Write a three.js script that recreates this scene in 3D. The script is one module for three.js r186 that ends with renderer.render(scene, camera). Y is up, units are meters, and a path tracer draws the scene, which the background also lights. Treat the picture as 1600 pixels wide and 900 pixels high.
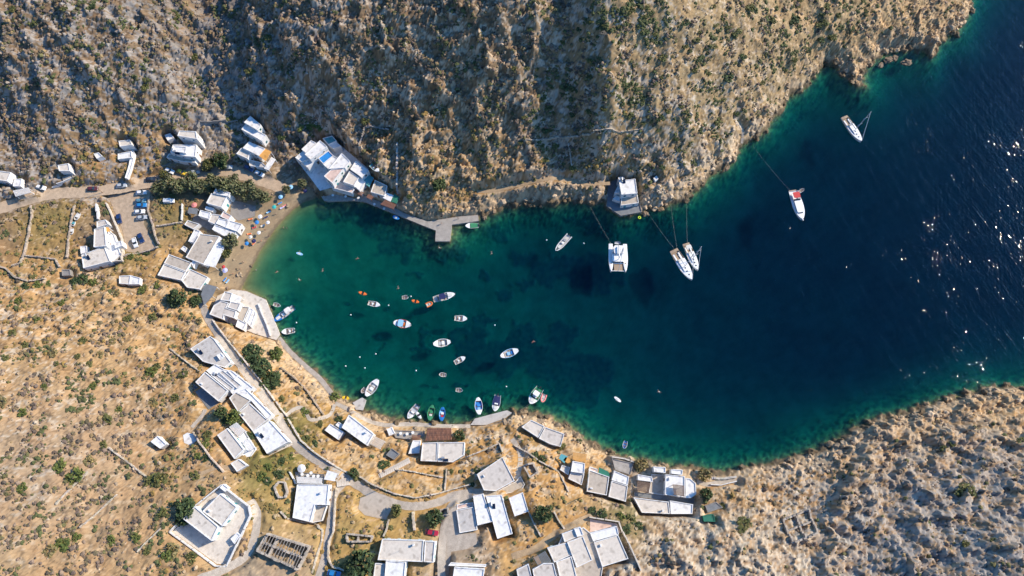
import * as THREE from 'three';
import { Sky } from 'three/addons/objects/Sky.js';
import { SimplexNoise } from 'three/addons/math/SimplexNoise.js';
import { MarchingCubes } from 'three/addons/objects/MarchingCubes.js';
import { mergeGeometries, mergeVertices } from 'three/addons/utils/BufferGeometryUtils.js';

// ---------------------------------------------------------------- camera, sky, sun, exposure
const scene = new THREE.Scene();
const FOCAL = 1080, ALT = 265, TILT = THREE.MathUtils.degToRad(18);
const camera = new THREE.PerspectiveCamera(THREE.MathUtils.radToDeg(2 * Math.atan(450 / FOCAL)), 16 / 9, 1, 9000);
camera.position.set(0, ALT, 0);
camera.up.set(0, 0, -1);
camera.lookAt(0, ALT - Math.cos(TILT), -Math.sin(TILT));

const renderer = new THREE.WebGLRenderer({ antialias: true });
renderer.toneMapping = THREE.LinearToneMapping;
renderer.toneMappingExposure = 1.42;
renderer.shadowMap.enabled = true;

const SUN_EL = THREE.MathUtils.degToRad(33);
const sunDir = new THREE.Vector3(0.915 * Math.cos(SUN_EL), Math.sin(SUN_EL), -0.403 * Math.cos(SUN_EL)).normalize();
const sky = new Sky();
sky.name = 'sky';
sky.userData.kind = 'structure';
sky.scale.setScalar(8000);
sky.material.uniforms.sunPosition.value.copy(sunDir);
sky.material.uniforms.turbidity.value = 2.5;
sky.material.uniforms.rayleigh.value = 1.6;
sky.material.uniforms.mieCoefficient.value = 0.004;
sky.material.uniforms.cloudCoverage.value = 0;
scene.add(sky);
scene.environmentIntensity = 0.23;
const sun = new THREE.DirectionalLight(new THREE.Color(1.0, 0.84, 0.625), 4.7);
sun.name = 'sun';
sun.position.copy(sunDir).multiplyScalar(600);
sun.castShadow = true;
sun.shadow.mapSize.set(4096, 4096);
Object.assign(sun.shadow.camera, { left: -330, right: 330, top: 300, bottom: -300, near: 10, far: 1400 });
scene.add(sun, sun.target);

// ---------------------------------------------------------------- helpers
let seed = 12345;
const rnd = () => { seed = (seed * 1664525 + 1013904223) >>> 0; return seed / 4294967296; };
const rr = (a, b) => a + (b - a) * rnd();
const pick = (a) => a[Math.floor(rnd() * a.length)];
const sx = new SimplexNoise({ random: rnd }), sx2 = new SimplexNoise({ random: rnd });
const N = (x, z) => sx.noise(x, z), N2 = (x, z) => sx2.noise(x, z);
const sstep = (a, b, x) => { const t = Math.min(1, Math.max(0, (x - a) / (b - a))); return t * t * (3 - 2 * t); };
const lerp = (a, b, t) => a + (b - a) * t;
// a point seen at pixel (px, py) of the 1600 x 900 survey photograph and known to lie at height y
function P(px, py, y = 0) {
  const u = (px - 800) / FOCAL, v = -(py - 450) / FOCAL, c = Math.cos(TILT), s = Math.sin(TILT);
  const dx = u, dy = -c + v * s, dz = -s - v * c, t = (ALT - y) / -dy;
  return new THREE.Vector3(dx * t, y, dz * t);
}
const names = new Map();
function numbered(name) { const n = names.get(name) ?? 0; names.set(name, n + 1); return n ? name + '_' + String(n).padStart(3, '0') : name; }
function tag(o, label, category, group, kind) {
  if (label) o.userData.label = label;
  if (category) o.userData.category = category;
  if (group) o.userData.group = group;
  if (kind) o.userData.kind = kind;
  return o;
}
function thing(name, label, category, pos, turn = 0, group) {
  const o = new THREE.Group();
  o.name = numbered(name);
  if (pos) o.position.copy(pos);
  o.rotation.y = turn;
  scene.add(tag(o, label, category, group));
  return o;
}
function part(name, geo, mat, parent) {
  const m = new THREE.Mesh(geo, mat);
  m.name = name; m.castShadow = m.receiveShadow = true;
  parent.add(m);
  return m;
}
function topMesh(name, geo, mat, label, category, group, kind) {
  const m = new THREE.Mesh(geo, mat);
  m.name = numbered(name); m.castShadow = m.receiveShadow = true;
  scene.add(tag(m, label, category, group, kind));
  return m;
}
function structure(name, geo, mat) { return topMesh(name, geo, mat, null, null, null, 'structure'); }

// textures: colour variation only
function noiseTexture(size, fn) {
  const d = new Uint8Array(size * size * 4);
  for (let y = 0; y < size; y++) for (let x = 0; x < size; x++) {
    const v = fn(x / size, y / size), o = (y * size + x) * 4;
    for (let c = 0; c < 3; c++) d[o + c] = Math.max(0, Math.min(255, 255 * (Array.isArray(v) ? v[c] : v)));
    d[o + 3] = 255;
  }
  const t = new THREE.DataTexture(d, size, size);
  t.magFilter = THREE.LinearFilter; t.wrapS = t.wrapT = THREE.RepeatWrapping; t.needsUpdate = true;
  return t;
}
// noise that repeats over the unit square
function tileNoise(u, v, f, nz = N) {
  const a = nz(u * f, v * f), b = nz((u - 1) * f, v * f), c = nz(u * f, (v - 1) * f), d = nz((u - 1) * f, (v - 1) * f);
  return lerp(lerp(a, b, u), lerp(c, d, u), v);
}
const plasterMap = noiseTexture(512, (u, v) => {
  const stain = Math.max(0, tileNoise(u, v, 5, N2) - 0.25) * 0.3, fine = tileNoise(u, v, 40) * 0.05 + tileNoise(u, v, 90, N2) * 0.05;
  const s = 0.95 + tileNoise(u, v, 9) * 0.05 + fine - stain;
  return [s, s - stain * 0.06, s - stain * 0.12];
});
plasterMap.colorSpace = THREE.SRGBColorSpace; plasterMap.repeat.set(1 / 14, 1 / 14);
const groundMap = noiseTexture(512, (u, v) => {
  const s = 0.86 + tileNoise(u, v, 8) * 0.08 + tileNoise(u, v, 30, N2) * 0.07 + tileNoise(u, v, 90) * 0.08;
  return [s, s * 0.99, s * 0.98];
});
groundMap.colorSpace = THREE.SRGBColorSpace; groundMap.repeat.set(1 / 18, 1 / 18);
const mats = {};
function M(key, r, g, b, rough = 0.85, extra = {}) {
  if (!mats[key]) mats[key] = new THREE.MeshStandardMaterial({ name: key, color: new THREE.Color().setRGB(r, g, b), roughness: rough, ...extra });
  return mats[key];
}
const pl = { map: plasterMap }, gm = { map: groundMap };
M('white', 0.80, 0.79, 0.77, 0.85, pl); M('limewash', 0.795, 0.785, 0.765, 0.85, pl); M('cream', 0.68, 0.61, 0.52, 0.9, pl); M('tan', 0.50, 0.43, 0.35, 0.9, pl);
M('grey', 0.53, 0.495, 0.455, 0.9, pl); M('warm', 0.60, 0.54, 0.475, 0.9, pl); M('concrete', 0.34, 0.32, 0.30, 0.92, gm); M('blue', 0.02, 0.24, 0.62, 0.6, pl);
M('orange', 0.72, 0.36, 0.09, 0.8, pl); M('green', 0.02, 0.17, 0.11, 0.8, pl); M('teal', 0.10, 0.36, 0.40, 0.7, pl); M('rust', 0.25, 0.12, 0.08, 0.9, gm); M('brown', 0.22, 0.15, 0.11, 0.9, gm);
M('slate', 0.24, 0.26, 0.28, 0.8, gm); M('pink', 0.70, 0.52, 0.44, 0.9, pl); M('wood', 0.20, 0.11, 0.06, 0.7); M('darkglass', 0.02, 0.03, 0.04, 0.15); M('shutter', 0.05, 0.28, 0.30, 0.6);
M('frame', 0.70, 0.70, 0.70, 0.6); M('paving', 0.46, 0.43, 0.39, 0.9, gm); M('dirt', 0.58, 0.45, 0.32, 0.95, gm); M('lane', 0.54, 0.48, 0.41, 0.92, gm); M('pale', 0.60, 0.53, 0.44, 0.95, gm);
M('sandpath', 0.50, 0.37, 0.23, 0.95, gm);

// ---------------------------------------------------------------- the survey: coast line, spot heights, kinds of ground
const coastPx = [[1900, 575], [1750, 588], [1605, 603], [1580, 605], [1545, 602], [1530, 608], [1480, 620], [1450, 630], [1440, 632], [1420, 640], [1375, 650], [1345, 662], [1330, 672], [1310, 685], [1290, 695], [1250, 710], [1210, 720], [1180, 725], [1140, 735], [1110, 737], [1090, 729], [1060, 728], [1025, 725], [1010, 718], [985, 715], [960, 708], [945, 700], [920, 690], [905, 678], [890, 665], [860, 650], [830, 642], [800, 640], [790, 645], [745, 656], [735, 662], [690, 660], [640, 656], [600, 650], [580, 642], [566, 640], [570, 626], [552, 628], [545, 622], [530, 615], [520, 608], [505, 590], [490, 575], [470, 560], [450, 540], [440, 530], [437, 522], [415, 468], [385, 455], [377, 452], [385, 435], [395, 415], [405, 395], [418, 375], [432, 355], [450, 335], [470, 318], [490, 310], [505, 307], [512, 314], [553, 313], [570, 315], [610, 331], [660, 352], [681, 360], [680, 377], [703, 377], [706, 351], [748, 345], [750, 340], [770, 335], [790, 325], [805, 325], [830, 320], [860, 322], [890, 315], [920, 320], [940, 318], [945, 325], [968, 338], [1002, 333], [1010, 330], [1040, 325], [1055, 318], [1075, 310], [1085, 300], [1100, 290], [1110, 275], [1130, 265], [1152, 250], [1155, 232], [1165, 225], [1185, 215], [1200, 205], [1205, 190], [1222, 175], [1232, 152], [1250, 145], [1265, 130], [1280, 112], [1290, 102], [1300, 105], [1313, 115], [1325, 125], [1340, 135], [1352, 137], [1347, 118], [1355, 108], [1365, 97], [1380, 86], [1400, 80], [1420, 80], [1440, 82], [1455, 90], [1463, 85], [1470, 65], [1492, 55], [1505, 38], [1517, 20], [1519, 0], [1512, -60], [1480, -160], [1440, -280]];
const coast = coastPx.map(([x, y]) => { const p = P(x, y); return [p.x, p.z]; });
coast.unshift([3200, coast[0][1] - 60]);
coast.push([420, -3200], [3200, -3200]);
const C = coast.length;
function coastDistance(x, z) { // positive on land
  let d2 = 1e18, inside = false;
  for (let i = 0, j = C - 1; i < C; j = i++) {
    const ax = coast[j][0], az = coast[j][1], bx = coast[i][0], bz = coast[i][1];
    if ((az > z) !== (bz > z) && x < ((bx - ax) * (z - az)) / (bz - az) + ax) inside = !inside;
    const ex = bx - ax, ez = bz - az;
    let t = ((x - ax) * ex + (z - az) * ez) / (ex * ex + ez * ez);
    t = t < 0 ? 0 : t > 1 ? 1 : t;
    const px = x - ax - ex * t, pz = z - az - ez * t, d = px * px + pz * pz;
    if (d < d2) d2 = d;
  }
  return inside ? -Math.sqrt(d2) : Math.sqrt(d2);
}
const spots = [ // [px, py, height]
  [-150, -100, 70], [0, 0, 52], [150, 0, 48], [260, 0, 40], [330, 0, 34], [400, 0, 46], [550, 0, 58], [700, 0, 62], [820, 0, 66], [865, 0, 62], [930, 0, 69], [1050, 0, 62], [1200, 0, 38], [1350, 0, 20], [1450, 0, 9],
  [0, 120, 36], [150, 110, 36], [250, 100, 32], [285, 150, 23], [310, 130, 22], [340, 180, 15], [310, 210, 11], [400, 100, 32], [450, 170, 22], [500, 100, 42], [480, 210, 9], [560, 170, 25], [600, 210, 17], [700, 130, 38], [720, 230, 18], [800, 150, 38], [830, 80, 50], [840, 180, 31], [880, 120, 41], [900, 190, 28], [935, 140, 44], [930, 200, 31], [880, 250, 14], [780, 270, 11], [650, 270, 11], [660, 310, 6], [580, 260, 8], [1000, 100, 46], [1050, 180, 30], [1000, 240, 16], [1100, 100, 38], [1150, 150, 22], [1200, 80, 28], [1250, 100, 13], [1100, 220, 14], [1300, 60, 14], [1380, 40, 9], [960, 290, 4], [860, 290, 7], [1040, 290, 5],
  [0, 200, 22], [100, 200, 24], [200, 190, 20], [100, 265, 11], [20, 275, 12], [190, 235, 12], [285, 235, 7], [395, 210, 7], [400, 250, 4.5], [520, 250, 6], [0, 330, 9], [100, 300, 7.5], [200, 290, 5.5], [300, 270, 3.8], [420, 285, 2.2], [80, 360, 7], [20, 400, 8.5], [160, 380, 5.5], [215, 350, 4.2], [260, 340, 3.4], [330, 330, 2.4], [320, 390, 2.4], [370, 380, 1.5], [400, 340, 1.3], [430, 325, 1.2], [265, 420, 3.6], [200, 435, 6], [340, 430, 1.8],
  [-150, 500, 34], [0, 460, 17], [100, 450, 12], [200, 470, 10], [280, 460, 6.5], [0, 600, 36], [120, 560, 25], [220, 560, 17], [290, 540, 11], [330, 545, 9], [320, 490, 6], [350, 480, 3], [-150, 800, 62], [0, 750, 47], [0, 900, 56], [150, 700, 33], [150, 850, 42], [250, 690, 24], [330, 600, 13], [345, 680, 17], [390, 650, 12.5], [440, 690, 12], [400, 570, 8], [430, 600, 6], [480, 650, 6.5], [500, 620, 3.5], [330, 800, 23], [400, 850, 22], [450, 770, 17], [500, 770, 15.5], [440, 860, 21], [520, 880, 19], [560, 670, 5], [560, 720, 9], [620, 700, 5.5], [640, 760, 11.5], [570, 800, 15], [690, 705, 5], [680, 680, 3], [700, 775, 11], [640, 870, 17], [730, 880, 16.5], [780, 745, 9.5], [760, 810, 13], [850, 800, 13], [850, 680, 3.5], [830, 730, 9], [905, 730, 4.8], [950, 755, 5.5], [890, 850, 16], [950, 850, 16], [1040, 750, 3.8], [1040, 795, 6.5], [1100, 770, 4.5], [960, 920, 21], [1080, 860, 17], [1180, 790, 9], [1250, 820, 13], [1200, 900, 24], [1330, 760, 11], [1400, 830, 22], [1400, 700, 8], [1500, 700, 13], [1500, 800, 24], [1600, 680, 15], [1600, 900, 42], [1800, 750, 36],
  [412, 400, -0.6], [425, 400, -1.2], [450, 400, -2.0], [470, 345, -1.5], [500, 340, -1.8], [500, 450, -2.4], [560, 400, -2.4], [600, 345, -1.3], [640, 390, -2.3], [410, 440, -1.2], [440, 440, -2.0], [460, 500, -2.0], [440, 480, -1.8], [520, 560, -2.3], [600, 480, -3.2], [600, 580, -3.1], [700, 420, -4.4], [700, 500, -4.6], [650, 625, -2.2], [720, 620, -3.0], [780, 600, -4.2], [790, 380, -5.5], [850, 350, -4.2], [800, 480, -6.0], [850, 430, -8.0], [860, 550, -6.5], [850, 620, -3.2], [920, 380, -8], [960, 480, -10], [960, 600, -8], [940, 660, -4], [1010, 350, -5], [1020, 420, -13], [1050, 530, -14], [1050, 640, -9], [1060, 690, -4.5], [1120, 350, -11], [1150, 480, -19], [1180, 640, -11], [1180, 690, -6], [1170, 270, -7], [1250, 220, -9], [1280, 330, -20], [1300, 500, -24], [1300, 620, -12], [1380, 610, -9], [1330, 180, -6], [1400, 150, -8], [1420, 300, -23], [1450, 450, -26], [1450, 570, -12], [1480, 110, -9], [1540, 50, -10], [1560, 200, -20], [1600, 350, -25], [1600, 520, -15], [1560, 570, -7], [1700, 300, -30], [1700, 0, -24]];
for (const s of spots) { if (s[2] > 8 && s[1] < 260) s[2] *= s[0] > 270 && s[0] < 900 ? 0.77 : 0.8; if (s[0] < 330 && s[1] > 440 && s[2] > 0) s[2] *= 0.62; if (s[2] < 0) s[2] = -12.6 * (1 - Math.exp(s[2] / 9.2)); }
const pts = spots.map(([x, y, h]) => { const p = P(x, y, h); return [p.x, p.z, h]; });
for (let i = 1; i < C - 3; i++) { // the coast itself lies at sea level
  const [ax, az] = coast[i], [bx, bz] = coast[i + 1], n = Math.max(1, Math.round(Math.hypot(bx - ax, bz - az) / 14));
  for (let k = 0; k < n; k++) pts.push([lerp(ax, bx, k / n), lerp(az, bz, k / n), 0]);
}
function solveSurface(pts, c2) { // multiquadric surface through the spot heights
  const n = pts.length, A = [], m = n + 1;
  for (let i = 0; i < n; i++) {
    const row = new Float64Array(m + 1);
    for (let j = 0; j < n; j++) row[j] = Math.sqrt((pts[i][0] - pts[j][0]) ** 2 + (pts[i][1] - pts[j][1]) ** 2 + c2);
    row[i] -= 0.6; row[n] = 1; row[m] = pts[i][2];
    A.push(row);
  }
  const last = new Float64Array(m + 1).fill(1); last[n] = 0; last[m] = 0; A.push(last);
  for (let k = 0; k < m; k++) {
    let best = k;
    for (let i = k + 1; i < m; i++) if (Math.abs(A[i][k]) > Math.abs(A[best][k])) best = i;
    [A[k], A[best]] = [A[best], A[k]];
    for (let i = k + 1; i < m; i++) {
      const f = A[i][k] / A[k][k];
      if (f) for (let j = k; j <= m; j++) A[i][j] -= f * A[k][j];
    }
  }
  const w = new Float64Array(m);
  for (let k = m - 1; k >= 0; k--) { let s = A[k][m]; for (let j = k + 1; j < m; j++) s -= A[k][j] * w[j]; w[k] = s / A[k][k]; }
  return (x, z) => { let s = w[n]; for (let i = 0; i < n; i++) s += w[i] * Math.sqrt((x - pts[i][0]) ** 2 + (z - pts[i][1]) ** 2 + c2); return s; };
}
const surface = solveSurface(pts, 30);
const GX0 = -330, GZ0 = -340, GS = 4, GNX = 181, GNZ = 116;
const coarse = new Float32Array(GNX * GNZ);
for (let j = 0; j < GNZ; j++) for (let i = 0; i < GNX; i++) coarse[j * GNX + i] = Math.max(-32, Math.min(90, surface(GX0 + i * GS, GZ0 + j * GS)));
const cub = (a, b, c, d, t) => b + 0.5 * t * (c - a + t * (2 * a - 5 * b + 4 * c - d + t * (3 * (b - c) + d - a)));
function H0(x, z) {
  const u = Math.min(GNX - 3.001, Math.max(1, (x - GX0) / GS)), v = Math.min(GNZ - 3.001, Math.max(1, (z - GZ0) / GS)), i = Math.floor(u), j = Math.floor(v), fu = u - i, fv = v - j, r = [];
  for (let k = -1; k <= 2; k++) { const o = (j + k) * GNX + i; r.push(cub(coarse[o - 1], coarse[o], coarse[o + 1], coarse[o + 2], fu)); }
  return cub(r[0], r[1], r[2], r[3], fv);
}
// kinds of ground: [px, py, reach in m, soil rgb, rock rgb, share of rock, relief, scrub, loose rock, coastal roughness]
const dim = (o, k) => Object.fromEntries(Object.entries(o).map(([n, c]) => [n, c.map((v) => v * k)]));
const S = dim({ hill: [0.25, 0.165, 0.092], ochre: [0.50, 0.285, 0.10], sandy: [0.49, 0.30, 0.13], pinkgrey: [0.42, 0.285, 0.17], grass: [0.28, 0.21, 0.055], drygrass: [0.42, 0.27, 0.09], soil: [0.25, 0.155, 0.085], meadow: [0.16, 0.145, 0.03], dirt: [0.40, 0.30, 0.20], beach: [0.36, 0.27, 0.165], ne: [0.40, 0.275, 0.135] }, 0.74);
const R = dim({ grey: [0.37, 0.32, 0.275], pale: [0.54, 0.44, 0.325], tan: [0.54, 0.37, 0.20], dark: [0.22, 0.185, 0.155], slabby: [0.35, 0.315, 0.28] }, 0.80);
const zones = [
  [40, 30, 22, 'hill', 'grey', 0.4, 1.3, 0.7, 0.5, 1], [150, 90, 22, 'hill', 'slabby', 0.5, 1.3, 0.6, 0.6, 1], [60, 150, 20, 'hill', 'grey', 0.5, 1.2, 0.6, 0.5, 1], [200, 170, 18, 'hill', 'grey', 0.5, 1.0, 0.6, 0.5, 1], [40, 230, 14, 'hill', 'slabby', 0.5, 0.8, 0.6, 0.5, 1], [150, 255, 9, 'ochre', 'grey', 0.35, 0.5, 0.6, 0.4, 1], [240, 235, 9, 'ochre', 'grey', 0.3, 0.5, 0.5, 0.4, 1],
  [330, 150, 14, 'dirt', 'slabby', 0.75, 1.0, 0.3, 0.4, 1], [330, 220, 9, 'dirt', 'slabby', 0.6, 0.6, 0.35, 0.4, 1], [320, 40, 18, 'hill', 'dark', 0.5, 1.5, 0.7, 0.5, 1], [450, 60, 24, 'hill', 'grey', 0.45, 1.5, 0.7, 0.6, 1], [460, 170, 18, 'hill', 'grey', 0.5, 1.5, 0.6, 0.6, 1], [600, 60, 24, 'hill', 'pale', 0.35, 1.5, 0.7, 0.6, 1], [620, 160, 18, 'hill', 'pale', 0.4, 1.5, 0.65, 0.6, 1], [760, 70, 22, 'hill', 'pale', 0.4, 1.5, 0.7, 0.6, 1], [760, 170, 18, 'hill', 'tan', 0.45, 1.6, 0.6, 0.6, 1], [660, 240, 12, 'ochre', 'tan', 0.6, 1.3, 0.5, 0.6, 1], [760, 250, 12, 'ochre', 'tan', 0.6, 1.3, 0.5, 0.6, 1], [700, 300, 10, 'ochre', 'tan', 0.6, 1.0, 0.4, 0.7, 1.2], [880, 120, 18, 'hill', 'grey', 0.45, 1.2, 0.8, 0.5, 1], [880, 220, 14, 'hill', 'grey', 0.5, 1.2, 0.6, 0.6, 1], [960, 60, 20, 'ne', 'pale', 0.3, 0.7, 1.0, 0.4, 1], [980, 150, 20, 'ne', 'pale', 0.35, 0.8, 1.0, 0.5, 1], [1080, 80, 22, 'ne', 'pale', 0.25, 0.7, 1.0, 0.4, 1], [1080, 180, 18, 'ne', 'pale', 0.4, 0.9, 0.8, 0.5, 1.1], [1200, 60, 20, 'ne', 'tan', 0.25, 0.8, 1.1, 0.4, 1.1], [1180, 150, 14, 'ne', 'pale', 0.4, 1.0, 0.8, 0.5, 1.2], [1300, 50, 16, 'ne', 'tan', 0.4, 1.0, 0.8, 0.5, 1.3], [1420, 40, 16, 'ne', 'tan', 0.6, 1.2, 0.35, 0.8, 1.4], [1040, 260, 12, 'ne', 'pale', 0.6, 1.2, 0.3, 0.8, 1.3], [1120, 240, 12, 'ne', 'pale', 0.6, 1.2, 0.3, 0.8, 1.3], [880, 300, 9, 'ochre', 'tan', 0.6, 1.0, 0.3, 0.7, 1.2], [980, 250, 9, 'ochre', 'pale', 0.5, 1.0, 0.4, 0.6, 1],
  [60, 420, 9, 'ochre', 'tan', 0.3, 0.4, 0.5, 0.3, 1], [80, 360, 8, 'grass', 'tan', 0.03, 0.15, 0.5, 0.05, 1], [18, 385, 6, 'soil', 'tan', 0.05, 0.12, 0.2, 0.1, 1], [125, 370, 6, 'soil', 'tan', 0.1, 0.12, 0.25, 0.1, 1], [210, 350, 7, 'dirt', 'tan', 0.05, 0.08, 0.05, 0.05, 1], [260, 335, 6, 'grass', 'tan', 0.05, 0.15, 0.6, 0.1, 1], [205, 400, 5, 'meadow', 'tan', 0.05, 0.2, 0.6, 0.1, 1], [300, 300, 9, 'soil', 'tan', 0.05, 0.1, 0.2, 0.05, 1], [230, 420, 6, 'ochre', 'tan', 0.2, 0.3, 0.4, 0.3, 1], [400, 300, 9, 'beach', 'tan', 0, 0.06, 0, 0, 0], [400, 350, 9, 'beach', 'tan', 0, 0.05, 0, 0, 0], [375, 410, 8, 'beach', 'tan', 0, 0.05, 0, 0, 0], [350, 440, 6, 'beach', 'tan', 0, 0.05, 0, 0.05, 0], [460, 310, 6, 'beach', 'tan', 0, 0.05, 0, 0.03, 0],
  [60, 480, 15, 'sandy', 'pale', 0.35, 0.7, 0.6, 0.3, 1], [180, 500, 16, 'sandy', 'tan', 0.4, 0.75, 0.55, 0.3, 1], [280, 500, 11, 'ochre', 'tan', 0.5, 0.8, 0.4, 0.42, 1], [60, 560, 16, 'sandy', 'pale', 0.3, 0.6, 0.8, 0.24, 1], [180, 580, 16, 'sandy', 'tan', 0.3, 0.6, 0.7, 0.24, 1], [270, 590, 10, 'ochre', 'tan', 0.4, 0.6, 0.5, 0.3, 1], [60, 660, 18, 'pinkgrey', 'pale', 0.25, 0.5, 1.0, 0.18, 1], [180, 680, 16, 'pinkgrey', 'pale', 0.25, 0.5, 0.9, 0.18, 1], [280, 680, 10, 'ochre', 'tan', 0.4, 0.5, 0.5, 0.3, 1], [60, 780, 18, 'pinkgrey', 'grey', 0.3, 0.45, 1.1, 0.18, 1], [180, 800, 16, 'pinkgrey', 'tan', 0.2, 0.5, 1.0, 0.18, 1], [100, 870, 16, 'sandy', 'tan', 0.2, 0.5, 1.0, 0.18, 1], [250, 860, 12, 'sandy', 'tan', 0.2, 0.5, 0.9, 0.18, 1], [250, 740, 9, 'ochre', 'tan', 0.3, 0.5, 0.6, 0.24, 1],
  [330, 640, 8, 'ochre', 'tan', 0.4, 0.4, 0.3, 0.24, 1], [390, 520, 7, 'ochre', 'tan', 0.6, 0.7, 0.19, 0.54, 1], [440, 570, 7, 'ochre', 'tan', 0.6, 0.7, 0.22, 0.54, 1], [480, 620, 7, 'ochre', 'tan', 0.6, 0.7, 0.22, 0.54, 1.1], [465, 665, 6, 'meadow', 'tan', 0.15, 0.3, 0.45, 0.18, 1], [428, 733, 5, 'meadow', 'tan', 0.02, 0.2, 0.52, 0.03, 1], [560, 720, 9, 'ochre', 'tan', 0.55, 0.6, 0.22, 0.54, 1], [650, 745, 7, 'ochre', 'tan', 0.45, 0.4, 0.15, 0.36, 1], [440, 800, 8, 'drygrass', 'tan', 0.2, 0.35, 0.52, 0.18, 1], [560, 800, 9, 'drygrass', 'tan', 0.2, 0.35, 0.45, 0.18, 1], [560, 860, 8, 'drygrass', 'tan', 0.15, 0.3, 0.45, 0.12, 1], [430, 890, 8, 'dirt', 'tan', 0.15, 0.3, 0.3, 0.18, 1], [640, 820, 6, 'drygrass', 'tan', 0.1, 0.3, 0.3, 0.12, 1], [760, 720, 7, 'ochre', 'pale', 0.35, 0.4, 0.26, 0.3, 1], [830, 740, 8, 'ochre', 'pale', 0.4, 0.5, 0.3, 0.3, 1], [860, 790, 8, 'ochre', 'tan', 0.25, 0.4, 0.38, 0.18, 1], [820, 840, 7, 'ochre', 'tan', 0.3, 0.4, 0.3, 0.24, 1], [910, 690, 7, 'ochre', 'tan', 0.5, 0.7, 0.15, 0.36, 1.2], [640, 650, 6, 'ochre', 'tan', 0.6, 0.6, 0.15, 0.48, 1.1], [800, 655, 6, 'ochre', 'tan', 0.5, 0.6, 0.22, 0.42, 1.2], [980, 815, 5, 'meadow', 'tan', 0.05, 0.2, 0.52, 0.06, 1], [720, 860, 6, 'dirt', 'pale', 0.3, 0.3, 0.22, 0.24, 1],
  [1040, 850, 13, 'pinkgrey', 'pale', 0.6, 1.03, 0.16, 0.32, 1], [1140, 770, 8, 'ochre', 'tan', 0.4, 0.8, 0.17, 0.2, 1.2], [1150, 860, 14, 'pinkgrey', 'pale', 0.6, 1.03, 0.16, 0.32, 1], [1230, 770, 10, 'ochre', 'pale', 0.45, 0.92, 0.17, 0.24, 1.3], [1230, 850, 12, 'pinkgrey', 'pale', 0.6, 1.15, 0.14, 0.28, 1], [1320, 720, 9, 'sandy', 'tan', 0.6, 1.26, 0.09, 0.32, 1.4], [1330, 820, 14, 'pinkgrey', 'grey', 0.6, 1.38, 0.17, 0.28, 1], [1420, 680, 9, 'sandy', 'tan', 0.6, 1.38, 0.07, 0.32, 1.4], [1440, 770, 14, 'pinkgrey', 'grey', 0.6, 1.38, 0.17, 0.28, 1], [1540, 650, 10, 'sandy', 'tan', 0.6, 1.38, 0.05, 0.32, 1.5], [1560, 740, 14, 'pinkgrey', 'grey', 0.6, 1.26, 0.17, 0.28, 1], [1450, 860, 16, 'pinkgrey', 'grey', 0.65, 1.26, 0.21, 0.28, 1], [1570, 860, 16, 'pinkgrey', 'grey', 0.65, 1.26, 0.21, 0.28, 1]];
const zw = zones.map(([px, py, reach, s, r, ...v]) => {
  let p = P(px, py, 0);
  for (let k = 0; k < 4; k++) p = P(px, py, H0(p.x, p.z));
  return { x: p.x, z: p.z, k: 1 / (2 * reach * reach), v: [...S[s], ...R[r], ...v] };
});
const zoneOut = new Float64Array(11);
function zoneAt(x, z) { // soil rgb, rock rgb, rock share, relief, scrub, loose rock, coastal roughness
  let sum = 1e-12;
  zoneOut.fill(0);
  for (const q of zw) {
    const d = ((x - q.x) ** 2 + (z - q.z) ** 2) * q.k;
    const w = d < 12 ? Math.exp(-d) : 6.1e-6 / (1 + d * d * 0.05);
    sum += w;
    for (let i = 0; i < 11; i++) zoneOut[i] += w * q.v[i];
  }
  for (let i = 0; i < 11; i++) zoneOut[i] /= sum;
  return zoneOut;
}
const ridge = (v) => 1 - 2 * Math.abs(v);

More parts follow.
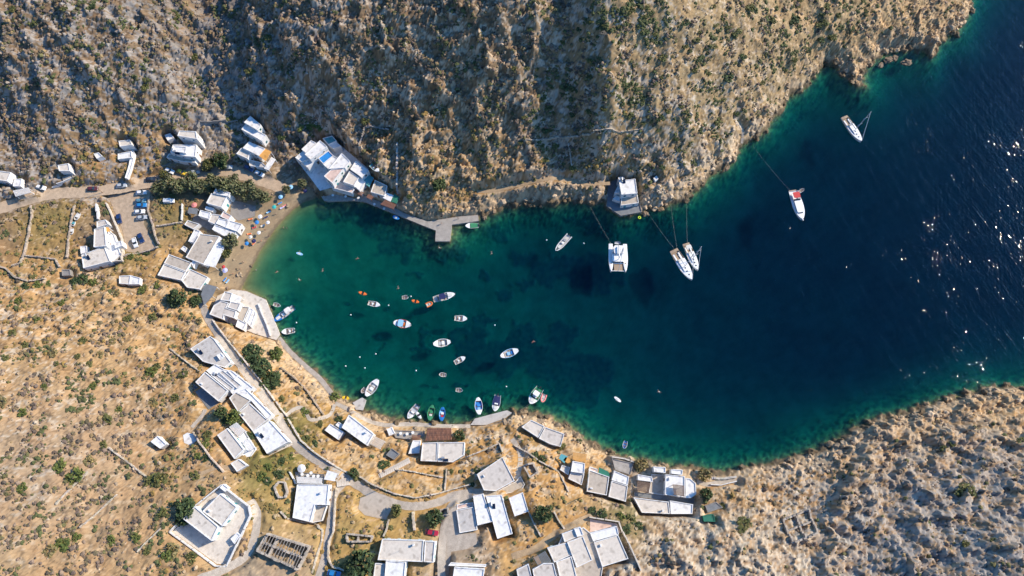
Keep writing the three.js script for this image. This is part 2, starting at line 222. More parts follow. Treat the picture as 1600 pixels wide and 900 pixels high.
// broken ledges and ribs of rock that stand out of the slopes: [height, width in m, points]; the drop faces the right-hand side of the line
const ledges = [[1.8, 7, [0, 52, 28, 50, 52, 42]], [2.2, 6, [100, 40, 150, 30, 195, 30]], [2, 6, [60, 78, 120, 70, 185, 45]], [1.6, 5, [150, 125, 205, 95, 255, 70]], [1.6, 5, [75, 170, 120, 140, 165, 128]], [1.8, 6, [20, 120, 60, 110, 70, 160]], [2.5, 6, [365, 115, 392, 140, 412, 170]], [2.6, 7, [395, 95, 435, 170, 475, 225]], [2.4, 7, [600, 188, 650, 180, 695, 168]], [2.4, 8, [756, 95, 750, 140, 735, 190]], [2.6, 8, [832, 40, 828, 90, 822, 140]], [2.8, 9, [935, 90, 930, 130, 938, 170]], [2, 6, [640, 230, 690, 222, 740, 232]], [1.8, 6, [650, 255, 700, 262, 750, 250]], [2.2, 6, [1290, 62, 1288, 80, 1296, 98]], [2.4, 7, [1360, 62, 1410, 70, 1462, 80]], [2, 6, [1040, 300, 1085, 262, 1120, 240]], [1.8, 6, [1110, 250, 1150, 212, 1195, 180]], [2, 7, [760, 305, 830, 302, 900, 300]], [2.6, 8, [1350, 690, 1312, 755, 1285, 835]], [2.2, 7, [1385, 712, 1415, 745, 1432, 765]], [2.4, 8, [1378, 705, 1440, 690, 1480, 700]], [2.2, 8, [1480, 692, 1540, 688, 1610, 700]], [2.4, 8, [1235, 848, 1320, 825, 1400, 816, 1500, 806]], [2, 7, [1010, 850, 1090, 848, 1190, 862]], [2, 7, [1050, 880, 1120, 878, 1200, 890]], [2.2, 8, [1300, 840, 1278, 870, 1268, 905]], [2.4, 9, [1390, 885, 1480, 862, 1610, 848]], [2, 7, [1440, 780, 1520, 765, 1605, 770]], [1.8, 6, [1300, 700, 1360, 672, 1420, 655]], [1.8, 6, [1430, 660, 1500, 640, 1600, 632]], [1.4, 5, [30, 470, 100, 462, 170, 470]], [1.4, 5, [150, 500, 220, 488, 290, 498]], [1.2, 5, [10, 520, 80, 512, 140, 520]]].map(([h, w, c]) => {
  const q = []; for (let i = 0; i < c.length; i += 2) { let p = P(c[i], c[i + 1], 0); for (let k = 0; k < 4; k++) p = P(c[i], c[i + 1], H0(p.x, p.z)); q.push(p); }
  return { h: h * 0.8, w, q, x0: Math.min(...q.map((p) => p.x)) - 3 * w, x1: Math.max(...q.map((p) => p.x)) + 3 * w, z0: Math.min(...q.map((p) => p.z)) - 3 * w, z1: Math.max(...q.map((p) => p.z)) + 3 * w };
});
function ledgeAt(x, z) {
  let sum = 0;
  for (const l of ledges) {
    if (x < l.x0 || x > l.x1 || z < l.z0 || z > l.z1) continue;
    let best = 1e9, side = 1, end = 0;
    for (let i = 0; i < l.q.length - 1; i++) {
      const a = l.q[i], b = l.q[i + 1], ex = b.x - a.x, ez = b.z - a.z, t0 = ((x - a.x) * ex + (z - a.z) * ez) / (ex * ex + ez * ez), t = Math.min(1, Math.max(0, t0)), d = Math.hypot(x - a.x - ex * t, z - a.z - ez * t);
      if (d < best) { best = d; side = ex * (z - a.z) - ez * (x - a.x) > 0 ? -1 : 1; end = (i === 0 && t0 < 0) || (i === l.q.length - 2 && t0 > 1) ? d : 0; }
    }
    const v = best * side + N(x / 5, z / 5) * 1.6 + N2(x / 2, z / 2) * 0.6;
    sum += l.h * (sstep(-0.9, 0.5, v) - sstep(0, l.w * 1.6, v)) * (1 - sstep(0, l.w, end)) * (0.8 + 0.5 * N2(x / 7, z / 7));
  }
  return sum;
}
// ---------------------------------------------------------------- terrain grid
const STEP = 0.5;
function axis(lo, hi, far) {
  const a = [];
  for (let v = lo; v <= hi + 1e-6; v += STEP) a.push(v);
  let s = STEP * 1.5;
  for (let v = hi; v < far; s *= 1.22) a.push(v += s);
  s = STEP * 1.5;
  for (let v = lo; v > -far; s *= 1.22) a.unshift(v -= s);
  return a;
}
const XL = -252, XH = 252, ZL = -244, ZH = 36, ax = axis(XL, XH, 2600), az = axis(ZL, ZH, 2600), NX = ax.length, NZ = az.length;
const I0 = ax.findIndex((v) => Math.abs(v - XL) < 1e-6), J0 = az.findIndex((v) => Math.abs(v - ZL) < 1e-6);
const CI = Math.round((XH - XL) / STEP), CJ = Math.round((ZH - ZL) / STEP);
const hgt = new Float32Array(NX * NZ), shore = new Float32Array(NX * NZ), busy = new Uint8Array(NX * NZ), zRelief = new Float32Array(NX * NZ), zScrub = new Float32Array(NX * NZ), zLoose = new Float32Array(NX * NZ), col = new Float32Array(NX * NZ * 3);
// ---------------------------------------------------------------- buildings as surveyed: corners of each roof in survey pixels
// block: [kind, height, roof finish, corners]; kinds: b walled block, t open terrace, a awning or sheet roof on posts, p slatted pergola
const houses = [
  ['cube_house', 'white cube house with red shutter at the dirt road, beside a slatted car port', 'house', [['b', 4.6, 'cream', [-14, 265, 17, 269, 11, 283, -18, 279]], ['b', 2.4, 'white', [22, 280, 34, 279, 32, 291, 20, 291]], ['p', 2.4, 'white', [20, 298, 44, 293, 49, 300, 24, 307]]]],
  ['cube_house', 'small lone cube house with beige roof and blue window above the dirt road', 'house', [['b', 3.8, 'cream', [90, 258, 107, 255, 109, 267, 92, 267]], ['t', 0.8, 'paving', [97, 277, 112, 271, 114, 277, 99, 283]]]],
  ['storage_hut', 'tiny white hut standing alone among rocks above the road', 'hut', [['b', 2.8, 'white', [146, 240, 154, 238, 160, 244, 151, 248]]]],
  ['stepped_house', 'white house with a long sloping white wall running down to the road', 'house', [['b', 4.8, 'cream', [185, 220, 203, 218, 206, 226, 187, 229]], ['t', 2.2, 'white', [184, 240, 205, 236, 206, 246, 184, 249]], ['b', 1.3, 'white', [206, 232, 211, 240, 204, 266, 199, 279, 195, 278, 201, 258]]]],
  ['three_storey_house', 'three-storey white house with stacked terraces above the parked yellow car', 'house', [['b', 8.2, 'cream', [277, 212, 280, 204, 306, 205, 308, 217]], ['b', 5.4, 'white', [266, 238, 270, 226, 307, 226, 305, 245, 290, 244]], ['b', 6.3, 'white', [269, 236, 272, 228, 291, 229, 290, 239]], ['b', 2.8, 'tan', [260, 246, 264, 240, 306, 242, 305, 254, 283, 252]], ['b', 3.8, 'limewash', [257, 211, 266, 208, 272, 215, 262, 220]]]],
  ['terrace_house', 'upper white house with two offset flat roofs against the shaded gully', 'house', [['b', 6.2, 'limewash', [381, 191, 391, 181, 408, 195, 402, 203]], ['b', 4.8, 'white', [377, 202, 383, 194, 416, 211, 409, 220]]]],
  ['terrace_house', 'white house with an orange roof awning above the parked blue car', 'house', [['b', 6.0, 'limewash', [379, 231, 389, 221, 414, 232, 404, 243]], ['b', 5.0, 'cream', [369, 240, 377, 231, 391, 238, 387, 248]], ['a', 5.6, 'orange', [404, 243, 415, 232, 424, 237, 415, 252]], ['b', 2.8, 'grey', [388, 249, 410, 254, 418, 262, 390, 259]], ['a', 3.4, 'limewash', [412, 263, 424, 245, 431, 249, 420, 266]]]],
  ['waterfront_house', 'pale blue-white stepped house at the west end of the shaded quay row', 'house', [['b', 6.6, 'limewash', [476, 241, 500, 219, 511, 229, 485, 249]], ['b', 5.8, 'limewash', [471, 233, 486, 219, 494, 223, 478, 239]], ['b', 4.6, 'white', [461, 246, 473, 236, 485, 246, 471, 253]], ['b', 3.6, 'white', [470, 253, 484, 247, 492, 251, 481, 262]], ['b', 3.4, 'teal', [504, 216, 519, 212, 526, 220, 513, 226]], ['b', 3.0, 'white', [513, 227, 522, 219, 533, 228, 521, 232]]]],
  ['waterfront_house', 'waterfront house with a bright blue roof strip and green shutters', 'house', [['b', 5.6, 'blue', [497, 247, 513, 235, 521, 243, 505, 256]], ['b', 5.5, 'white', [505, 257, 521, 243, 531, 249, 513, 264]], ['b', 6.0, 'limewash', [513, 264, 534, 239, 547, 252, 539, 262]], ['b', 5.6, 'pink', [506, 275, 517, 265, 538, 262, 519, 286]]]],
  ['waterfront_house', 'pale flat-roofed house between the green-shuttered house and the tan-roofed tavern', 'house', [['b', 5.4, 'limewash', [547, 264, 556, 251, 576, 266, 565, 277]], ['b', 4.8, 'cream', [536, 284, 546, 267, 561, 277, 553, 290]], ['t', 2.6, 'pink', [518, 293, 530, 284, 554, 296, 549, 301]], ['b', 3.2, 'white', [554, 291, 562, 278, 571, 284, 562, 298]]]],
  ['tavern', 'tan-roofed tavern with teal, white and green awnings over the quay', 'tavern', [['b', 3.4, 'tan', [579, 300, 586, 281, 605, 290, 601, 306]], ['a', 3.0, 'teal', [566, 284, 574, 271, 584, 278, 577, 292]], ['a', 2.9, 'limewash', [598, 309, 604, 301, 615, 305, 610, 315]], ['a', 2.8, 'green', [611, 315, 616, 302, 624, 308, 620, 318]], ['p', 2.7, 'rust', [550, 299, 554, 295, 569, 301, 565, 306]], ['p', 2.7, 'rust', [594, 319, 602, 312, 619, 320, 615, 327]], ['a', 2.7, 'rust', [572, 308, 576, 303, 584, 307, 580, 312]]]],
  ['boat_house', 'lone white two-storey house on the rocky shore below the footpath', 'house', [['b', 6.0, 'white', [966, 277, 974, 276, 977, 281, 993, 279, 996, 302, 971, 304]], ['b', 3.0, 'tan', [971, 309, 996, 303, 998, 317, 970, 321]], ['b', 4.2, 'limewash', [960, 301, 966, 289, 970, 290, 971, 301]], ['b', 2.2, 'limewash', [957, 311, 963, 305, 969, 308, 969, 315]], ['t', 0.5, 'slate', [950, 286, 965, 279, 969, 320, 1000, 319, 1003, 331, 970, 337, 948, 322]]], { y: 1.1 }],
  ['storage_hut', 'tiny white box hut beside the lone white shore house', 'hut', [['b', 2.0, 'white', [1021, 278, 1026, 274, 1029, 279, 1024, 283]]]],
  ['ramp_house', 'long white house with curved walled ramp beside the parking lot', 'house', [['b', 3.6, 'warm', [151, 346, 165, 343, 169, 350, 151, 356]], ['b', 5.2, 'warm', [147, 358, 163, 354, 166, 384, 146, 386]], ['b', 4.2, 'cream', [127, 398, 163, 385, 172, 408, 130, 419]], ['t', 2.0, 'white', [165, 356, 178, 366, 189, 398, 176, 409, 166, 385]], ['b', 3.0, 'white', [178, 379, 190, 376, 191, 384, 180, 388]], ['a', 4.0, 'orange', [164, 355, 170, 355, 172, 362, 165, 362]]]],
  ['garden_shed', 'pale shed in the shadow of the ramp house', 'shed', [['b', 2.2, 'limewash', [125, 385, 135, 384, 136, 394, 126, 397]]]],
  ['garden_shed', 'low white double shed below the ramp house wall', 'shed', [['b', 2.4, 'cream', [186, 431, 204, 430, 202, 444, 186, 443]], ['b', 2.4, 'white', [204, 430, 219, 434, 217, 444, 202, 444]]]],
  ['garden_shed', 'small grey shed in the corner of the walled field', 'shed', [['b', 2.2, 'concrete', [96, 421, 109, 421, 110, 430, 97, 431]]]],
  ['beach_tavern', 'beach tavern house with cream roof under the tamarisk trees', 'tavern', [['b', 4.8, 'cream', [322, 317, 330, 302, 355, 306, 346, 324]], ['b', 5.2, 'limewash', [333, 302, 337, 294, 360, 301, 357, 307]], ['b', 3.0, 'limewash', [320, 327, 322, 322, 334, 325, 332, 331]], ['b', 3.4, 'white', [310, 337, 313, 328, 329, 332, 326, 342]], ['b', 3.5, 'cream', [325, 346, 330, 334, 345, 336, 338, 351]], ['b', 4.0, 'pink', [344, 338, 349, 330, 362, 337, 357, 344]]]],
  ['beach_tavern', 'large tan-roofed beach restaurant with a long white awning facing the sand', 'restaurant', [['b', 4.3, 'tan', [290, 402, 312, 365, 343, 369, 318, 413]], ['a', 3.5, 'white', [319, 414, 344, 370, 355, 378, 336, 418]], ['b', 3.7, 'white', [331, 358, 336, 351, 369, 362, 361, 375]], ['b', 4.0, 'limewash', [337, 349, 342, 341, 357, 344, 353, 356]], ['b', 4.0, 'limewash', [353, 356, 358, 344, 378, 350, 371, 362]], ['b', 3.3, 'limewash', [294, 377, 304, 358, 313, 361, 302, 379]], ['b', 2.8, 'tan', [288, 351, 293, 344, 312, 350, 302, 358]], ['b', 2.2, 'white', [282, 389, 287, 384, 292, 387, 289, 394]]]],
  ['car_port', 'grey sheet-roofed shelter beside the pink parasol', 'shelter', [['a', 2.6, 'slate', [293, 333, 295, 324, 309, 326, 308, 335]]]],
  ['flat_roof_row', 'row of low tan flat roofs between restaurant and corrugated boat shed', 'building', [['b', 3.0, 'tan', [264, 397, 299, 410, 290, 424, 256, 411]], ['b', 3.0, 'cream', [246, 430, 256, 412, 290, 425, 283, 438]], ['b', 2.6, 'white', [299, 411, 305, 400, 309, 403, 302, 418]], ['b', 2.6, 'cream', [284, 439, 297, 420, 325, 433, 312, 452, 292, 449]]]],
  ['boat_shed', 'blue-grey corrugated boat shed at the foot of the village lane', 'shed', [['a', 3.0, 'slate', [314, 460, 321, 443, 339, 448, 332, 463, 319, 477]]]],
  ['quay_house', 'white-grey terraced house on the western quay with sunken court', 'house', [['b', 4.8, 'warm', [344, 469, 351, 455, 363, 458, 359, 470]], ['a', 3.2, 'white', [364, 459, 377, 464, 375, 473, 361, 471]], ['b', 4.4, 'warm', [327, 491, 334, 477, 346, 470, 357, 473, 353, 481, 369, 486, 366, 497, 350, 492, 349, 499]], ['b', 4.3, 'warm', [355, 480, 360, 471, 376, 474, 371, 485]], ['t', 2.0, 'tan', [372, 485, 377, 478, 390, 480, 380, 503, 368, 498]], ['b', 2.4, 'white', [368, 510, 372, 498, 385, 505, 380, 516]], ['b', 1.8, 'white', [382, 502, 391, 481, 396, 484, 387, 506]], ['b', 1.2, 'white', [388, 507, 397, 486, 400, 489, 392, 511]]], { y: 1.6 }],
  ['stained_roof_house', 'white house with grey stained roof beside the lane bend', 'house', [['b', 3.8, 'grey', [297, 545, 328, 525, 334, 529, 361, 566, 351, 574, 317, 565]], ['b', 4.6, 'white', [338, 555, 345, 551, 350, 557, 343, 562]]]],
  ['long_villa', 'long villa with wide grey roof and slatted terraces above the lane', 'villa', [['b', 4.6, 'warm', [305, 597, 320, 581, 356, 610, 341, 627]], ['b', 3.4, 'white', [322, 579, 336, 569, 350, 577, 362, 579, 396, 606, 373, 626, 357, 609]], ['b', 3.9, 'grey', [329, 586, 335, 582, 366, 606, 360, 611]], ['b', 3.9, 'grey', [342, 582, 348, 578, 378, 602, 370, 607]], ['b', 4.0, 'white', [355, 579, 362, 579, 372, 587, 366, 592]], ['t', 0.9, 'slate', [302, 600, 341, 630, 328, 637, 304, 612]]]],  // last terrace: slate finish carries the bluish shade lying on its floor
  ['stepped_villa', 'villa with three stepped flat roofs, blue skylight, along the lane', 'villa', [['b', 3.9, 'tan', [358, 622, 368, 612, 392, 625, 372, 644]], ['b', 4.1, 'warm', [372, 645, 390, 630, 418, 656, 395, 674]], ['b', 4.5, 'limewash', [395, 674, 421, 657, 451, 690, 417, 709]], ['b', 3.6, 'white', [369, 612, 384, 607, 425, 648, 418, 655, 392, 626]]]],
  ['courtyard_house', 'house with warm grey roof and white slatted pergolas behind the stepped villa', 'house', [['b', 3.9, 'warm', [339, 680, 355, 669, 381, 702, 366, 717]], ['p', 2.8, 'white', [358, 667, 369, 660, 383, 673, 373, 683]], ['p', 2.8, 'white', [378, 690, 387, 684, 398, 699, 390, 704]], ['t', 0.8, 'white', [372, 684, 383, 674, 400, 702, 392, 713, 380, 715]]]],
  ['storage_hut', 'small white-roofed hut at the lower corner of the courtyard house', 'hut', [['b', 2.3, 'cream', [360, 724, 373, 717, 386, 727, 370, 737]]]],
  ['chapel', 'tiny lone white chapel cube on the scrubby western slope', 'chapel', [['b', 3.2, 'white', [235, 690, 246, 681, 260, 694, 250, 701]]]],
  ['walled_house', 'house with two cream roofs inside an angular white walled yard', 'house', [['b', 4.4, 'cream', [286, 811, 304, 791, 341, 823, 330, 845]], ['b', 3.9, 'cream', [316, 799, 344, 771, 370, 792, 347, 822]], ['b', 2.0, 'white', [360, 842, 370, 832, 376, 836, 366, 850]], ['b', 2.4, 'white', [343, 762, 349, 756, 357, 762, 351, 768]]]],
  ['white_tavern', 'bright white-roofed tavern with dining terrace beside the branching lane', 'tavern', [['b', 4.4, 'limewash', [457, 809, 464, 757, 514, 757, 511, 789, 492, 789, 485, 816]], ['t', 2.2, 'tan', [492, 791, 511, 790, 503, 814, 487, 817]], ['a', 3.0, 'white', [506, 749, 512, 735, 527, 740, 523, 752]], ['t', 0.6, 'paving', [461, 737, 507, 741, 505, 756, 464, 756]], ['p', 2.6, 'white', [463, 745, 504, 747, 503, 756, 464, 755]]]],
  ['shore_house', 'bluish-white house with slatted pergola above the slipway path', 'house', [['b', 3.4, 'white', [507, 672, 516, 662, 537, 675, 528, 687]], ['b', 4.4, 'limewash', [534, 668, 545, 648, 584, 678, 573, 696]], ['p', 2.8, 'cream', [577, 693, 584, 681, 602, 690, 594, 702]], ['b', 3.0, 'white', [524, 664, 529, 659, 536, 664, 532, 670]]]],
  ['double_roof_house', 'wide cream-roofed house with a dividing ridge beside the rusty tiled roof', 'house', [['b', 4.0, 'cream', [657, 720, 660, 692, 684, 691, 683, 721]], ['b', 4.0, 'cream', [684, 721, 685, 691, 726, 691, 725, 711, 707, 722]]]],
  ['tiled_roof_shelter', 'shore shelter with a rusty brown tiled roof', 'shelter', [['c', 2.9, 'rust', [664, 689, 668, 669, 705, 669, 706, 687]], ['t', 0.6, 'paving', [612, 672, 664, 674, 662, 690, 618, 684]], ['p', 2.4, 'rust', [643, 680, 658, 680, 656, 686, 645, 687]], ['b', 2.0, 'white', [604, 671, 612, 667, 617, 677, 608, 681]]]],
  ['washing_terrace', 'small white walled terrace beside the wide cream-roofed house', 'terrace', [['b', 1.6, 'limewash', [638, 709, 645, 688, 657, 688, 655, 708]]]],
  ['garden_shed', 'dark grey flat shed on the ochre bank above the steps', 'shed', [['b', 2.2, 'slate', [603, 711, 612, 700, 624, 709, 615, 718]]]],
  ['angular_house', 'five-sided house with warm grey roof in the village centre', 'house', [['b', 4.4, 'warm', [745, 741, 785, 714, 804, 751, 775, 767, 756, 766]], ['t', 0.7, 'tan', [776, 768, 806, 752, 813, 744, 820, 757, 815, 766, 770, 776]]]],
  ['clustered_house', 'cluster of white roofs around a shaded yard by the village square', 'house', [['b', 3.7, 'grey', [713, 797, 740, 792, 746, 828, 718, 833]], ['b', 4.2, 'white', [739, 775, 755, 771, 770, 815, 746, 821]], ['b', 4.4, 'limewash', [759, 775, 784, 773, 801, 834, 777, 842]], ['b', 3.9, 'limewash', [795, 778, 817, 769, 826, 799, 804, 807]], ['b', 2.6, 'pink', [714, 788, 739, 785, 740, 791, 714, 796]]]],
  ['flat_roof_house', 'cream flat-roofed house with solar panel above the red car', 'house', [['b', 4.3, 'cream', [590, 875, 597, 842, 662, 844, 660, 878]], ['b', 4.1, 'warm', [662, 878, 664, 845, 680, 846, 677, 879]], ['b', 4.9, 'white', [600, 912, 603, 876, 634, 878, 631, 912]], ['b', 4.0, 'cream', [582, 912, 586, 880, 601, 881, 599, 912]]]],
  ['walled_house', 'pale blue-white roof behind a glass-railed wall at the square', 'house', [['b', 4.2, 'limewash', [706, 912, 710, 886, 757, 889, 754, 912]], ['b', 1.4, 'white', [700, 884, 704, 879, 760, 882, 759, 886]]]],
  ['village_house', 'easternmost cream-roofed house inside the pink paved walled yard', 'house', [['b', 4.4, 'cream', [928, 847, 966, 836, 982, 873, 941, 886]], ['b', 4.2, 'white', [922, 833, 964, 822, 967, 835, 927, 846]]]],
  ['village_house', 'cluster of cream roofs stepping down beside the dirt track', 'house', [['b', 4.4, 'cream', [886, 847, 911, 838, 926, 875, 901, 887]], ['b', 3.7, 'cream', [878, 834, 897, 827, 902, 839, 882, 847]], ['b', 4.1, 'white', [897, 826, 907, 823, 912, 836, 902, 839]], ['b', 4.0, 'cream', [855, 856, 885, 848, 893, 867, 866, 879]], ['b', 4.3, 'cream', [869, 878, 893, 869, 904, 912, 877, 912]], ['t', 2.6, 'tan', [862, 872, 880, 836, 912, 824, 926, 836, 942, 887, 938, 912, 874, 912]]]],
  ['village_house', 'grey-roofed house with slatted pergola at the track below the tall tree', 'house', [['b', 3.8, 'warm', [832, 890, 849, 880, 865, 880, 873, 912, 836, 912]], ['p', 2.9, 'slate', [834, 872, 852, 861, 862, 877, 841, 886]], ['b', 3.3, 'grey', [807, 890, 826, 881, 834, 912, 811, 912]]]],
  ['shore_row_house', 'narrow house with orange slatted pergola at the west of the shore row', 'house', [['b', 4.4, 'limewash', [892, 737, 895, 720, 914, 724, 913, 740]], ['b', 3.5, 'warm', [888, 748, 892, 738, 913, 741, 909, 758]], ['p', 3.0, 'orange', [895, 707, 917, 710, 915, 722, 895, 718]], ['b', 2.8, 'cream', [875, 734, 878, 727, 891, 730, 888, 742]], ['a', 2.4, 'orange', [880, 719, 884, 714, 892, 718, 890, 726]], ['a', 2.4, 'teal', [873, 716, 877, 709, 887, 713, 882, 724]]]],
  ['shore_row_house', 'broad tan-roofed house with dark green awning in the shore row', 'house', [['b', 3.9, 'tan', [917, 768, 921, 734, 952, 745, 948, 774]], ['a', 3.0, 'green', [935, 739, 936, 730, 951, 737, 953, 745]], ['b', 2.6, 'pink', [920, 734, 922, 729, 934, 733, 933, 739]]]],
  ['shore_row_house', 'white-fronted house with grey rear roof east in the shore row', 'house', [['b', 4.2, 'white', [956, 750, 960, 735, 983, 745, 981, 758]], ['b', 4.1, 'warm', [951, 776, 956, 751, 981, 759, 978, 784]], ['t', 0.8, 'paving', [956, 716, 990, 724, 985, 742, 961, 734]]]],
  ['rounded_villa', 'large white waterfront villa with rounded end and brown pergolas', 'villa', [['b', 3.9, 'cream', [990, 777, 1045, 784, 1047, 803, 1003, 801]], ['b', 4.0, 'white', [1047, 782, 1083, 788, 1082, 803, 1048, 803]], ['b', 3.4, 'white', [1040, 741, 1070, 744, 1070, 777, 1039, 773]], ['b', 3.3, 'white', [1071, 747, 1079, 748, 1087, 755, 1088, 772, 1080, 778, 1071, 778]], ['b', 3.6, 'white', [1021, 729, 1040, 730, 1040, 739, 1022, 737]], ['b', 3.6, 'white', [1049, 733, 1067, 734, 1066, 742, 1049, 740]], ['b', 2.9, 'white', [997, 741, 1019, 745, 1020, 753, 997, 750]], ['p', 2.9, 'brown', [996, 752, 1017, 755, 1014, 770, 995, 766]], ['p', 4.9, 'brown', [1051, 757, 1069, 759, 1069, 775, 1053, 773]], ['t', 0.6, 'tan', [1018, 741, 1039, 742, 1038, 774, 1014, 770]], ['t', 0.5, 'slate', [991, 768, 1085, 779, 1084, 787, 991, 776]]]],
  ['shore_house', 'grey-white angular house on the ochre shore bank above the moored green-sterned boat', 'house', [['b', 3.4, 'cream', [815, 667, 830, 656, 851, 666, 841, 684]], ['b', 3.4, 'warm', [842, 685, 852, 667, 882, 678, 876, 698, 860, 694]]]],
  ['garden_shed', 'shed under a dark green tarpaulin east of the rounded villa', 'shed', [['b', 2.0, 'green', [1098, 806, 1115, 803, 1118, 815, 1100, 815]]]],
  ['store_yard', 'small roofless store yard full of clutter beside the rounded villa', 'yard', [['b', 1.5, 'slate', [1102, 790, 1119, 784, 1130, 793, 1106, 801]]]],
];
// flat paved or bare surfaces: [name, finish, thickness above ground, height or null, corners]
const surfaces = [
  ['quay', 'paving', 1.05, [488, 284, 497, 300, 506, 313, 512, 314, 553, 313, 570, 315, 610, 331, 660, 352, 681, 360, 680, 377, 703, 377, 706, 351, 748, 345, 747, 336, 720, 338, 700, 341, 668, 346, 632, 333, 612, 322, 570, 306, 548, 303, 515, 296, 497, 286]],
  ['western_quay', 'cream', 1.1, [362, 452, 385, 455, 415, 468, 437, 522, 431, 531, 420, 528, 400, 522, 385, 516, 345, 499, 327, 490, 340, 462]],
  ['slipway', 'grey', 0.5, [551, 629, 566, 621, 572, 625, 567, 641, 556, 640]],
  ['landing_stage', 'grey', 0.6, [735, 664, 742, 654, 792, 641, 800, 645, 790, 653, 760, 664]],
  ['courtyard', 'limewash', null, [463, 250, 500, 222, 532, 227, 576, 264, 566, 287, 553, 300, 519, 293, 500, 298, 488, 282]],
  ['village_square', 'lane', null, [688, 832, 700, 800, 713, 790, 718, 834, 744, 833, 746, 850, 730, 858, 705, 862, 700, 905, 682, 905, 684, 850]],
  ['parking_lot', 'dirt', null, [168, 304, 236, 296, 232, 318, 224, 350, 244, 385, 228, 398, 197, 393, 192, 360, 178, 328]],
  ['walled_yard', 'cream', null, [270, 831, 302, 796, 348, 760, 389, 792, 391, 804, 354, 882, 339, 881]],
  ['pink_yard', 'pink', null, [922, 811, 964, 818, 970, 833, 922, 834]],
  ['stone_threshing_floor', 'tan', null, [563, 778, 589, 770, 611, 778, 612, 795, 603, 812, 570, 805, 560, 795]],
  ['round_terrace', 'white', null, [286, 680, 293, 676, 302, 678, 308, 688, 298, 696, 288, 692]],
  ['yard', 'slate', null, [318, 605, 342, 630, 326, 640, 305, 612]],  // shaded terrace ground; the blue shade is put into its slate colour
  ['yard', 'concrete', null, [305, 334, 325, 345, 334, 352, 328, 360, 300, 345]],
  ['yard', 'concrete', null, [362, 312, 400, 322, 398, 338, 372, 345, 360, 335]],
];
// lanes and paths: [name, finish, width in m, points]
const lanes = [
  ['dirt_road', 'dirt', 5.0, [-60, 350, -10, 330, 30, 317, 80, 304, 140, 300, 190, 294, 240, 284, 300, 274, 350, 267, 395, 278, 430, 290, 450, 300]],
  ['village_lane', 'lane', 2.7, [316, 472, 324, 495, 346, 530, 374, 568, 400, 600, 425, 636, 445, 668, 462, 694, 485, 713, 520, 735, 552, 754, 590, 776, 640, 791, 680, 786, 715, 773, 745, 770, 776, 771]],
  ['side_lane', 'lane', 2.4, [540, 752, 522, 775, 519, 800, 513, 840, 508, 870, 497, 905]],
  ['cross_lane', 'lane', 2.6, [740, 771, 715, 782, 700, 800, 693, 835, 690, 870, 690, 910]],
  ['dirt_track', 'sandpath', 2.2, [800, 870, 840, 855, 860, 840, 880, 828, 905, 815, 925, 806]],
  ['dirt_track', 'pale', 2.6, [392, 782, 402, 800, 398, 840, 385, 868, 350, 890, 310, 905]],
  ['garden_path', 'pale', 1.3, [436, 648, 448, 648, 458, 641, 470, 637, 477, 640, 484, 655, 500, 654, 516, 648, 524, 632]],
  ['shore_path', 'lane', 1.8, [436, 528, 452, 548, 475, 570, 500, 592, 516, 612, 522, 620]],
  ['shore_path', 'pale', 1.5, [524, 630, 545, 640, 570, 655, 600, 664, 640, 663, 690, 666, 735, 666]],
  ['hill_path', 'sandpath', 1.5, [745, 300, 775, 298, 800, 292, 840, 283, 870, 279, 895, 284, 920, 288, 953, 287]],
  ['hill_path', 'pale', 1.1, [1155, 168, 1148, 185, 1160, 205, 1158, 226]],
  ['village_steps_path', 'pale', 1.6, [592, 744, 612, 733, 641, 720]],
  ['footpath', 'pale', 1.8, [806, 748, 812, 730, 812, 705, 800, 686]],
  ['footpath', 'pale', 1.6, [1088, 752, 1105, 757, 1130, 752, 1150, 752]],
  ['footpath', 'sandpath', 1.3, [286, 748, 310, 742, 345, 730, 378, 737]],
  ['footpath', 'pale', 1.3, [300, 668, 316, 650, 322, 640]],
];
function ground(px, py, hf = H0) { // where the line of sight through a survey pixel meets the ground
  let p = P(px, py, 0), y = 0;
  for (let k = 0; k < 8; k++) { y = lerp(y, hf(p.x, p.z), 0.8); p = P(px, py, y); }
  return p;
}
const pairs = (a) => { const o = []; for (let i = 0; i < a.length; i += 2) o.push([a[i], a[i + 1]]); return o; };
const pads = [];
for (const h of houses) {
  const [, , , blocks, o] = h;
  const pts = blocks.flatMap((b) => pairs(b[3]));
  let y = o?.y;
  if (y === undefined) {
    y = 0;
    for (let k = 0; k < 4; k++) {
      let s = 0, n = 0;
      for (const b of blocks) for (const [px, py] of pairs(b[3])) { const p = P(px, py, y + b[1]); s += Math.max(0.9, H0(p.x, p.z)); n++; }
      y = s / n;
    }
  }
  h.y = y;
  h.blocks = blocks.map(([kind, hh, roof, c]) => ({ kind, h: hh, roof, p: pairs(c).map(([px, py]) => { const q = P(px, py, y + hh); return [q.x, q.z]; }) }));
  for (const b of h.blocks) pads.push({ p: b.p, y: b.kind === 't' ? y : y, f: 2.2 });
}
for (const s of surfaces) {
  const [, , level, c] = s, pp = pairs(c);
  let y = level;
  if (level === null) { y = 0; for (const [px, py] of pp) y += ground(px, py).y / pp.length; }
  s.y = y;
  s.p = pp.map(([px, py]) => { const q = P(px, py, y); return [q.x, q.z]; });
  pads.push({ p: s.p, y: level === null ? y : y - 0.6, f: level === null ? 2 : 1.2, raised: level !== null });
}
for (const l of lanes) {
  const curve = new THREE.CatmullRomCurve3(pairs(l[3]).map(([px, py]) => ground(px, py)));
  l.pts = curve.getSpacedPoints(Math.max(8, Math.round(curve.getLength() / 0.8)));
}
